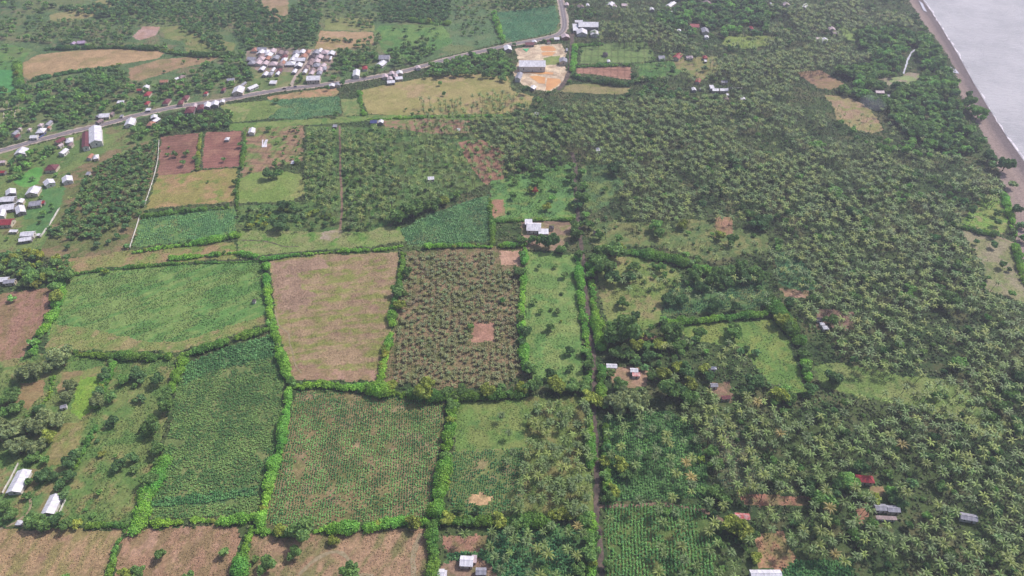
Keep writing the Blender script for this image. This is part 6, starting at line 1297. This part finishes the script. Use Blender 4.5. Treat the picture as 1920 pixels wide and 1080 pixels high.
def far_palm(k):
    v, q, c = palm_crown(r0, 14, 3, 3.9, .84, PTONE[[0, 1, 2, 0, 2, 1][k]][0]); v = v + np.array([1.3, 0, 11.0])
    tv, tq = palm_trunk(4, 2)
    return merge([(v, q, c), (tv, tq, np.repeat(lin((104, 96, 84))[None], len(tv), 0))])
FARP = [far_palm(k) for k in range(6)]

# ---- broadleaf trees and shrubs
TV = {}
for tn in TONES:
    TV[tn] = []
    for k in range(4 if tn in 'dm' else 3):
        rr = np.random.default_rng(100 + ord(tn) * 7 + k)
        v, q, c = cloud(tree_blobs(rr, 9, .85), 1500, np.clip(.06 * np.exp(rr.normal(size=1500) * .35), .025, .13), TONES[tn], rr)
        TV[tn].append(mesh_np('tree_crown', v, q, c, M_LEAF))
SV = {}
for tn in 'dmbyg':
    SV[tn] = []
    for k in range(3):
        rr = np.random.default_rng(500 + ord(tn) * 3 + k)
        B = [((0, 0, .30), (.36, .36, .30))] + [((cos(a) * .26, sin(a) * .26, .22 + .12 * rr.random()), (.2, .2, .2)) for a in rr.random(5) * 6.28]
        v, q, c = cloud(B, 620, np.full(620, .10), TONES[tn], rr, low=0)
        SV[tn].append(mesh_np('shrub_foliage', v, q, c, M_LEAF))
def tree_trunk_geo():
    parts = []; v, q = tube([(0, 0, 0), (.01, 0, .15), (.0, .01, .42)], [.035, .026, .015], 6); parts.append((v, q, v * 0))
    for a in (0.4, 2.5, 4.6):
        v, q = tube([(0, 0, .16), (cos(a) * .1, sin(a) * .1, .28), (cos(a) * .2, sin(a) * .2, .42)], [.018, .013, .006], 5); parts.append((v, q, v * 0))
    return merge(parts)
_v, _q, _c = tree_trunk_geo()
TTR_ME = mesh_np('tree_trunk', _v, _q, None, M_WOODB, True)
_v, _q = tube([(0, 0, 0), (.0, .01, .25)], [.03, .015], 5)
STEM_ME = mesh_np('shrub_stem', _v, _q, None, M_WOODB)
FART = {}
for tn in 'dmbyg':
    FART[tn] = []
    for k in range(3):
        rr = np.random.default_rng(900 + ord(tn) + k)
        FART[tn].append(cloud(tree_blobs(rr, 5, .9), 170, np.full(170, .15), TONES[tn], rr))

# ============================================================ hedges
def hedge(pl, h, wd, tone, label):
    h *= 1.28; wd *= 1.72
    r = np.random.default_rng(hash_i(label))
    P = resample(gpa(pl, h * .6), 1.9)
    blobs = []
    ph = r.random() * 9
    for k, p in enumerate(P):
        m = .38 + 1.05 * vnoise(np.array([k * 1.9 + ph * 50]), np.array([3.]), 8, 2)[0]
        if vnoise(np.array([k * 1.9 + ph * 90]), np.array([9.]), 6, 5)[0] < .12: continue
        for s_ in range(2 if wd > 3.5 else 1):
            o_ = (r.random(2) - .5) * wd * (.42 if wd > 3.5 else .2)
            hh = h * m * (.85 + .3 * r.random()); q = wd * m * (.30 + .1 * r.random()) * (1 if wd > 3.5 else 1.35)
            blobs.append(((p[0] + o_[0], p[1] + o_[1], hh - q * .95 if hh > q * 1.2 else hh * .35), (q, q, min(q * .95, hh * .62))))
            blobs.append(((p[0] + o_[0] * .6, p[1] + o_[1] * .6, hh * .4), (q * .85, q * .85, hh * .42)))
    A = sum(b[1][0] * b[1][2] for b in blobs)
    n = int(min(26000, A * 11))
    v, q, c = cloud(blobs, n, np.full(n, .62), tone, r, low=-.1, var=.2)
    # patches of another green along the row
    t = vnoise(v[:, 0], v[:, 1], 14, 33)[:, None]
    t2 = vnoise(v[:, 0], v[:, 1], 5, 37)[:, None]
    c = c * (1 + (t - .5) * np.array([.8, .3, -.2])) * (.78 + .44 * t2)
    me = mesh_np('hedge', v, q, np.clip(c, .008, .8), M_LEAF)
    return tag(obj('hedge', me), label, 'hedge')
for hd in HEDGES: hedge(*hd)
HTREES = []
for hi, hd in enumerate(HEDGES):
    rr = np.random.default_rng(hi + 60)
    if hd[1] < 2.1: continue
    for p in resample(gpa(hd[0], 2), 5.0):
        if rr.random() < .42:
            HTREES.append((p[0] + rr.normal() * 1.2, p[1] + rr.normal() * 1.2, hd[2] * (.8 + .8 * rr.random() ** 2), 'mybmmb'[rr.integers(6)], 0))

# ============================================================ where palms and trees stand
RL = [(ROAD, 8.5), (LANE, 4.5), (MAINLANE, 2.6), (STRAIGHT, 2.2), (SIDE, 4), (CREEK, 3)]
FT = np.array(FOOT)
CW_ = [gpa(c, 0) for c in CLEAR]
def clear_of(x, y, zc, rad):
    ok = np.ones(x.shape, bool)
    for pl, d in RL: ok &= seg_dist(x, y, pl) > d + rad * .35
    for fx, fy_, fr in FT:
        dx = x - fx; dy = y - fy_
        ok &= ~((np.abs(dx) < fr + rad * .45) & (dy < fr + rad * .3) & (dy > -fr - rad * .3 - zc * .35))
    px, py = proj(x, y, zc)
    for c in CLEAR: ok &= ~inside(px, py, c)
    ok &= coast_x(y) - x > 30
    return ok
def scatter(poly, sp, zc, share, rows, r, jit=.36):
    P = gpa(poly, zc); x0, y0 = P.min(0); x1, y1 = P.max(0)
    if rows is not None:
        a, b = gpa(rows); ang = math.atan2(b[1] - a[1], b[0] - a[0])
    else: ang = r.random() * pi
    R_ = np.hypot(x1 - x0, y1 - y0) / 2 + sp; k = np.arange(-R_, R_, sp)
    A, B = np.meshgrid(k * (.93 if rows is None else .84), k * (1.0 if rows is None else 1.2)); A = A.ravel(); B = B.ravel()
    if rows is not None: jit = .3 if sp > 5 else .55
    A = A + (r.random(len(A)) - .5) * 2 * sp * jit; B = B + (r.random(len(B)) - .5) * 2 * sp * (jit if rows is None else jit * .7)
    x = (x0 + x1) / 2 + A * cos(ang) - B * sin(ang); y = (y0 + y1) / 2 + A * sin(ang) + B * cos(ang)
    ok = inside(x, y, P) & (r.random(len(x)) < share)
    return x[ok], y[ok]
palms, youngs, trees = [], [], list(HTREES)
# single trees first
for (x, y, d, tn) in TREES:
    s = sc(y)[0]; W_ = d / s * 1.12
    X_, Y_ = gp(x, y, W_ * .46)
    trees.append((X_, Y_, W_, tn, 1))
for k, (poly, sp, (w0, w1), tn, share) in enumerate(WOODS):
    r = np.random.default_rng(2000 + k)
    x, y = scatter(poly, sp, (w0 + w1) * .25, share, None, r)
    W_ = w0 + (w1 - w0) * r.random(len(x)) ** 1.2
    ok = clear_of(x, y, W_ * .5, W_)
    for i in np.nonzero(ok)[0]: trees.append((x[i], y[i], W_[i] * 1.08, tn[r.integers(len(tn))], 0))
TX = np.array([(t[0], t[1], t[2] * .42) for t in trees])
def thin(lst, x, y, mind):
    return lst
for k, (poly, sp, (h0, h1), cs, share, rows) in enumerate(PALMS):
    r = np.random.default_rng(3000 + k)
    x, y = scatter(poly, sp, (h0 + h1) / 2, share, rows, r)
    h = h0 + (h1 - h0) * r.random(len(x))
    ok = clear_of(x, y, h, np.full(len(x), 3.0 if h0 > 4 else 1.4))
    ok &= (fbm(x, y, 38, 201, 3) < (.67 if share > .84 and sp > 5 else .80)) & (vnoise(x, y, 13, 207) < .93)
    h = h * (.82 + .36 * vnoise(x, y, 30, 211))
    if h0 > 4:                                     # not inside a broadleaf crown
        big = TX[TX[:, 2] > 2.6]
        for a in range(0, len(x), 400):
            d2 = (x[a:a + 400, None] - big[None, :, 0]) ** 2 + (y[a:a + 400, None] - big[None, :, 1]) ** 2
            ok[a:a + 400] &= ~(d2 < big[None, :, 2] ** 2).any(1)
    for i in np.nonzero(ok)[0]:
        (palms if h0 > 3.9 else youngs).append((x[i], y[i], h[i], cs * (.85 + .3 * r.random())))
big_trees = [t for t in trees if t[2] >= 5.2 and t[3] != 'g' or t[2] >= 6]
shrubs = [t for t in trees if not (t[2] >= 5.2 and t[3] != 'g' or t[2] >= 6)]
def in_view(x, y, z, m=6):
    px, py = proj(x, y, z); return -m < px < 1920 + m and -m < py < 1080 + m
def split(lst, size, cz, n=300):
    k = sorted(range(len(lst)), key=lambda i: -(size(lst[i]) / math.sqrt(lst[i][0] ** 2 + lst[i][1] ** 2 + HC ** 2)) + (0 if in_view(lst[i][0], lst[i][1], cz(lst[i])) else 99))
    near = [lst[i] for i in k[:n] if in_view(lst[i][0], lst[i][1], cz(lst[i]))]
    s_ = set(id(t) for t in near)
    return near, [t for t in lst if id(t) not in s_]
# ---- labels that say where a plant stands
LM = [(1622, 898, 'red tiled house'), (1662, 962, 'grey panelled sheds'), (1816, 969, 'grey arched roof'), (1392, 968, 'rusty pink shack'), (1436, 1074, 'bottom long white roof'), (872, 1056, 'bottom white house'),
      (1193, 698, 'patched rusty red roof'), (1147, 686, 'pale shed by the lane'), (1339, 722, 'grey white shack'), (1361, 745, 'dark maroon shack'), (1545, 610, 'pair of white huts'), (1565, 708, 'dark round glade tree'),
      (902, 936, 'bare hole in the corn'), (1488, 549, 'bare pinkish clearing'), (33, 905, 'left barn'), (98, 946, 'right barn'), (566, 992, 'large tree below the corn'), (1002, 425, 'white farm compound'), (1452, 1030, 'orange brown clearing'),
      (906, 622, 'bare square in the plantation'), (956, 484, 'far bare square of the plantation'), (119, 762, 'grey tent-like hut'), (476, 564, 'tiny dark hut'), (1119, 435, 'thatched hut by the lane'), (60, 740, 'brown fallow plot'),
      (300, 1040, 'lone bush at the bottom'), (1510, 810, 'dense palms right of centre'), (1740, 820, 'sparse palms far right'), (1880, 900, 'right edge palms'), (1760, 1050, 'bottom right corner palms'), (1560, 1000, 'palms above the dark crop'),
      (1230, 860, 'teal plants by the lane'), (1180, 1010, 'bright crop rows'), (1050, 870, 'loose palms left of lane'), (1010, 1040, 'undergrowth left of lane bottom'), (1425, 640, 'yellow green meadow'), (440, 800, 'dark cassava field'), (650, 870, 'corn field'),
      (1358, 426, 'bare square in the glade'), (1030, 600, 'narrow shrub field'), (640, 330, 'straight palm path'), (808, 334, 'lone white hut'), (180, 410, 'dry orchard'), (340, 285, 'purplish plot with five trees'), (50, 440, 'stepped white house'), (860, 590, 'young plantation centre'), (1300, 550, 'cassava behind curved hedge')]
DIRS = ['right of', 'above right of', 'above', 'above left of', 'left of', 'below left of', 'below', 'below right of']
NTH = ['nearest', 'second nearest', 'third nearest', 'fourth nearest', 'fifth nearest', 'sixth nearest', 'seventh nearest', 'eighth nearest', 'ninth nearest', 'tenth nearest', 'eleventh nearest', 'twelfth nearest']
def labels(lst, cz, what):
    groups = {}
    for i, t in enumerate(lst):
        px, py = proj(t[0], t[1], cz(t))
        d, j = min((math.hypot(px - l[0], py - l[1]), j) for j, l in enumerate(LM))
        sec = int(round(math.degrees(math.atan2(LM[j][1] - py, px - LM[j][0])) / 45)) % 8
        groups.setdefault((what(t), j, sec), []).append((d, i))
    out = [None] * len(lst)
    for (wh, j, sec), m in groups.items():
        m.sort()
        for n, (d, i) in enumerate(m):
            if d < 14 and n == 0: out[i] = '%s right at the %s' % (wh, LM[j][2])
            else: out[i] = '%s %s %s the %s' % (NTH[n] if n < 12 else 'outlying', wh, DIRS[sec], LM[j][2])
    return out
r1 = np.random.default_rng(77)
# coconut palms
near, far = split(palms, lambda t: 1.0 * t[3], lambda t: t[2])
var = [int(r1.integers(7)) if r1.random() > .03 else 7 for _ in near]
vmap = {id(t): v for t, v in zip(near, var)}
labs = labels(near, lambda t: t[2], lambda t: PALM_T[vmap[id(t)]][1] + ' palm')
for t, v, lb in zip(near, var, labs):
    ro = obj('coconut_palm', None, None, (t[0], t[1], -.1)); ro.rotation_euler = (float(r1.normal() * .05), float(r1.normal() * .05), float(r1.random() * 6.283))
    tag(ro, lb, 'palm tree', 'coconut palms of the groves')
    k = t[2] / 11.0
    a = obj('trunk', TRUNK_ME, ro); a.scale = (k, k, k)
    c = obj('crown', PALM_ME[v], ro, (1.3 * k, 0, t[2])); c.scale = (t[3], t[3], t[3])
def stuff_palms(lst, name, label, cat):
    A = np.array([(t[0], t[1], t[2], t[3]) for t in lst]); n = len(A)
    tint = (.8 + .4 * r1.random((n, 1))) * (1 + (r1.random((n, 3)) - .5) * .14)
    v, q, c = place(FARP, r1.integers(0, 6, n), A[:, 0], A[:, 1], A[:, 3], r1.random(n) * 6.283, tint, None, A[:, 2] - 11.0 * A[:, 3])
    v[:, 2] = np.maximum(v[:, 2], -.05)
    tag(obj(name, mesh_np(name, v, q, np.clip(c, .008, .8), M_PALM)), label, cat, None, 'stuff')
stuff_palms(far, 'palm_grove', 'thousands of coconut palms of the wide grove, too far to count', 'palm grove')
# young palms of the plantation
near, far = split(youngs, lambda t: t[3], lambda t: t[2])
yr = [palm_crown(r0, 13, 4, 2.6, .8, (126, 132, 88)) for _ in range(4)]
YME = [mesh_np('young_palm_crown', *t, M_PALM) for t in yr]
labs = labels(near, lambda t: t[2], lambda t: 'young palm')
_v, _q = tube([(0, 0, 0), (0, 0, .6), (0, 0, 1)], [.2, .16, .1], 6)
YTR = mesh_np('young_palm_trunk', _v, _q, None, M_BARK)
for t, lb in zip(near, labs):
    ro = obj('young_palm', None, None, (t[0], t[1], 0)); ro.rotation_euler = (0, 0, float(r1.random() * 6.283)); tag(ro, lb, 'young palm', 'young palms in the plantation rows')
    a = obj('trunk', YTR, ro); a.scale = (1, 1, t[2] * .6)
    c = obj('crown', YME[int(r1.integers(4))], ro, (0, 0, t[2] * .6)); c.scale = (t[3] * 1.25,) * 3
if far:
    A = np.array(far); n = len(A)
    v, q, c = place(yr, r1.integers(0, 4, n), A[:, 0], A[:, 1], A[:, 3] * 1.25, r1.random(n) * 6.283, .8 + .4 * r1.random((n, 3)) * np.ones((n, 3)), None, A[:, 2] * .6)
    tag(obj('young_palm_rows', mesh_np('young_palm_rows', v, q, np.clip(c, .008, .8), M_PALM)), 'remaining young palms at the far side of the plantation', 'palm plantation', None, 'stuff')
# trees
TW = {'d': 'dark green', 'm': 'mid green', 'b': 'bright green', 'y': 'yellow green', 'g': 'silvery grey', 'r': 'red flowering'}
near, far = split(big_trees, lambda t: t[2] + (90 if t[3] == 'r' else 0), lambda t: t[2] * .5)
def sizew(W_): return 'large' if W_ > 10 else 'small' if W_ < 6.5 else 'rounded'
labs = labels(near, lambda t: t[2] * .5, lambda t: sizew(t[2]) + ' ' + TW[t[3]] + ' tree')
for t, lb in zip(near, labs):
    ro = obj('broadleaf_tree', None, None, (t[0], t[1], 0)); ro.rotation_euler = (0, 0, float(r1.random() * 6.283)); tag(ro, lb, 'tree', 'broadleaf trees between the fields')
    s_ = t[2]; q = (s_, s_, s_ * (.85 + .3 * r1.random()))
    a = obj('trunk', TTR_ME, ro); a.scale = q
    c = obj('crown', TV[t[3]][int(r1.integers(len(TV[t[3]])))], ro); c.scale = q
def stuff_trees(lst, name, label, cat):
    parts = []
    for tn in 'dmbyg':
        A = np.array([(t[0], t[1], t[2]) for t in lst if t[3] == tn])
        if len(A) == 0: continue
        n = len(A); tint = (.78 + .44 * r1.random((n, 1))) * (1 + (r1.random((n, 3)) - .5) * .16)
        parts.append(place(FART[tn], r1.integers(0, 3, n), A[:, 0], A[:, 1], A[:, 2], r1.random(n) * 6.283, tint, A[:, 2] * (.8 + .4 * r1.random(n))))
    if not parts: return
    v, q, c = merge(parts)
    tag(obj(name, mesh_np(name, v, q, np.clip(c, .008, .8), M_LEAF)), label, cat, None, 'stuff')
stuff_trees(far, 'woodland', 'far broadleaf woods around the village and along the coast', 'woodland')
near, far = split(shrubs, lambda t: t[2], lambda t: t[2] * .4)
labs = labels(near, lambda t: t[2] * .4, lambda t: TW[t[3]] + ' shrub')
for t, lb in zip(near, labs):
    ro = obj('shrub', None, None, (t[0], t[1], 0)); ro.rotation_euler = (0, 0, float(r1.random() * 6.283)); tag(ro, lb, 'shrub', 'round shrubs between the fields')
    s_ = t[2]; q = (s_, s_, s_ * (.85 + .3 * r1.random())); tn = t[3] if t[3] in SV else 'b'
    a = obj('stem', STEM_ME, ro); a.scale = q
    me = SV[tn][int(r1.integers(3))] if t[3] != 'r' else TV['r'][0]
    c = obj('foliage', me, ro); c.scale = q
stuff_trees([t for t in far if t[3] != 'r'], 'shrubland', 'countless small far shrubs and bushes', 'shrubs')
print('COUNTS palms', len(palms), 'young', len(youngs), 'trees', len(big_trees), 'shrubs', len(shrubs))

# ============================================================ crops and grass
def plant_t(r, n, h, tone):
    a = r.random(n) * 6.283; e = r.random(n) * 1.2 + .15
    P = np.stack([np.cos(a) * np.cos(e) * .36, np.sin(a) * np.cos(e) * .36, (.25 + .6 * r.random(n)) * h], 1)
    Nv = np.stack([np.cos(a) * .5, np.sin(a) * .5, np.full(n, .9)], 1) + r.normal(size=(n, 3)) * .3; Nv /= np.linalg.norm(Nv, axis=1)[:, None]
    V, Q = leaf_quads(P, Nv, .34 + .3 * r.random(n), r)
    c = np.repeat(lin(tone)[None] * (.75 + .5 * r.random((n, 1))), 4, 0)
    return V, Q, c
ROOTS = 0
for k, f in enumerate(F):
    r = np.random.default_rng(5000 + k)
    for kind in ('crop', 'tuft'):
        if not f[kind]: continue
        P = gpa(f['poly']); x0, y0 = P.min(0); x1, y1 = P.max(0)
        if kind == 'crop':
            nm, lb, sp1, sp2, size, hh, tones, cover = f['crop']
            rows = f['rows']
            a, b = (gpa([rows[0], rows[1]]) if rows else gpa([f['poly'][0], f['poly'][-1]]))
            if rows and rows[2] < 4: sp1 = rows[2]
        else:
            sp1 = sp2 = f['tuft'][0]; size = f['tuft'][1]; hh = .4; cover = .62; nm = 'grass'; lb = 'rough grass tufts on the ' + f['label']; a, b = np.array([0, 0]), np.array([1.0, .3])
        ang = math.atan2(b[1] - a[1], b[0] - a[0]); R_ = np.hypot(x1 - x0, y1 - y0) / 2 + 2
        U, W_ = np.meshgrid(np.arange(-R_, R_, sp2), np.arange(-R_, R_, sp1)); U = U.ravel(); W_ = W_.ravel()
        j1 = .35 if kind == 'crop' else .5
        U = U + (r.random(len(U)) - .5) * sp2 * .9; W_ = W_ + (r.random(len(W_)) - .5) * sp1 * j1
        W_ = W_ + 2.6 * (fbm(U, W_, 26, 31, 3) - .5)
        x = (x0 + x1) / 2 + U * cos(ang) - W_ * sin(ang); y = (y0 + y1) / 2 + U * sin(ang) + W_ * cos(ang)
        m = (x > X0) & (x < X1) & (y > Y0) & (y < Y1); x, y = x[m], y[m]
        px, py = proj(x, y)
        m = inside(px, py, f['poly']) & (px > -60) & (px < 1980) & (py < 1130); x, y = x[m], y[m]
        ci = ((y - Y0) / CELL).astype(int) * nx + ((x - X0) / CELL).astype(int)
        m = fid[np.clip(ci, 0, len(fid) - 1)] == k; x, y = x[m], y[m]
        nz = fbm(x, y, 11, 7 + k, 4)
        thr = np.quantile(nz, 1 - cover) if len(nz) else 0
        m = (nz > thr - .16 * (r.random(len(x)) - .3)) & (r.random(len(x)) < .93); x, y, nz = x[m], y[m], nz[m]
        for pl, d in RL:
            m = seg_dist(x, y, pl) > d * .75; x, y, nz = x[m], y[m], nz[m]
        for fx, fy_, fr in FT:
            m = np.hypot(x - fx, y - fy_) > fr + .5; x, y, nz = x[m], y[m], nz[m]
        n = len(x)
        if n < 5: continue
        if kind == 'crop':
            T = [plant_t(r, 7, hh, tuple(min(255, q * 1.13) for q in tones[i % 2])) for i in range(6)]
            idx = np.where(fbm(x, y, 9, 55, 3) + .25 * (r.random(n) - .5) > .5, 1, 0) + 2 * r.integers(0, 3, n)
            tint = (.85 + .3 * r.random((n, 1))) * np.ones((n, 3)) * (.9 + .3 * fbm(x, y, 24, 19, 3)[:, None])
        else:
            T = [plant_t(r, 5, hh, (255, 255, 255)) for i in range(4)]; idx = r.integers(0, 4, n)
            tint = fcolor(f, x, y) * ((.62 + .82 * r.random((n, 1))) if 'dry' in f['name'] else (.74 + .56 * r.random((n, 1)))) * (1 + (np.array([-.04, .05, -.04]) * (r.random((n, 1)) > .35)))
        v, q, c = place(T, idx, x, y, size * (.7 + .6 * r.random(n)), r.random(n) * 6.283, tint)
        ROOTS += n
        tag(obj(nm, mesh_np(nm, v, q, np.clip(c, .008, .8), M_CROP)), lb, 'crop' if kind == 'crop' else 'grass', None, 'stuff')
print('PLANTS', ROOTS)
# ---- undergrowth between the trees, where the fields leave off
r = np.random.default_rng(8)
sel = np.nonzero(fid == -1)[0]; sel = sel[r.random(len(sel)) < .30]
sel = sel[(cx[sel] > X0 + 5)]
px, py = proj(cx[sel], cy[sel]); m = (px > -40) & (px < 1960) & (py < 1110) & (py > -10); sel = sel[m]
x, y = cx[sel], cy[sel]; n = len(x)
ok = np.ones(n, bool)
for pl, d in RL: ok &= seg_dist(x, y, pl) > d * .8
for fx, fy_, fr in FT: ok &= np.hypot(x - fx, y - fy_) > fr + .8
x, y = x[ok], y[ok]; n = len(x)
T = [plant_t(r, 7, .7, (255, 255, 255)) for i in range(5)]
tint = np.where((fbm(x, y, 20, 4, 4) > .52)[:, None], lin((82, 108, 60)), lin((92, 102, 68))) * (.7 + .6 * r.random((n, 1)))
v, q, c = place(T, r.integers(0, 5, n), x, y, 1.1 + 1.3 * r.random(n), r.random(n) * 6.283, tint)
tag(obj('undergrowth', mesh_np('undergrowth', v, q, np.clip(c, .008, .8), M_CROP)), 'low scrubby undergrowth under the palms and between the woods', 'undergrowth', None, 'stuff')
print('UNDERGROWTH', n)

# ============================================================ haze
V, Fc = box_vf(-2900, 4400, -460, 5700, -3.6, HC + 12)
hz = bpy.data.materials.new('haze_air'); hz.use_nodes = True; n = hz.node_tree
n.nodes.remove(n.nodes['Principled BSDF'])
pv = n.nodes.new('ShaderNodeVolumePrincipled')
pv.inputs['Color'].default_value = (.80, .80, 1.0, 1); pv.inputs['Density'].default_value = 0.00017; pv.inputs['Anisotropy'].default_value = 0.2
n.links.new(pv.outputs[0], n.nodes['Material Output'].inputs['Volume'])
tag(poly_mesh('haze', V, Fc, hz), 'thin bluish haze over the far fields', 'haze', None, 'stuff')

# ---- a little smoke drifting over the coastal woods
X_, Y_ = gp(1637, 196, 9); r = np.random.default_rng(4)
v, q = blob_core((0, 0, 0), (1, 1, 1), 14, 9); dd = 1 + .35 * (fbm(v[:, 0] * 3 + 9, v[:, 1] * 3 + v[:, 2] * 2, 2.0, 5, 3) - .5)[:, None]
v = v * dd * np.array([15., 19., 5.5])
sm = bpy.data.materials.new('wood_smoke'); sm.use_nodes = True; n = sm.node_tree
n.nodes.remove(n.nodes['Principled BSDF']); pv = n.nodes.new('ShaderNodeVolumePrincipled')
pv.inputs['Color'].default_value = (.86, .9, 1, 1); pv.inputs['Density'].default_value = .009
n.links.new(pv.outputs[0], n.nodes['Material Output'].inputs['Volume'])
tag(obj('smoke', mesh_np('smoke', v, q, None, sm, True), None, (X_, Y_, 11)), 'faint bluish smoke over the coastal woods above the tan clearing', 'smoke', None, 'stuff')
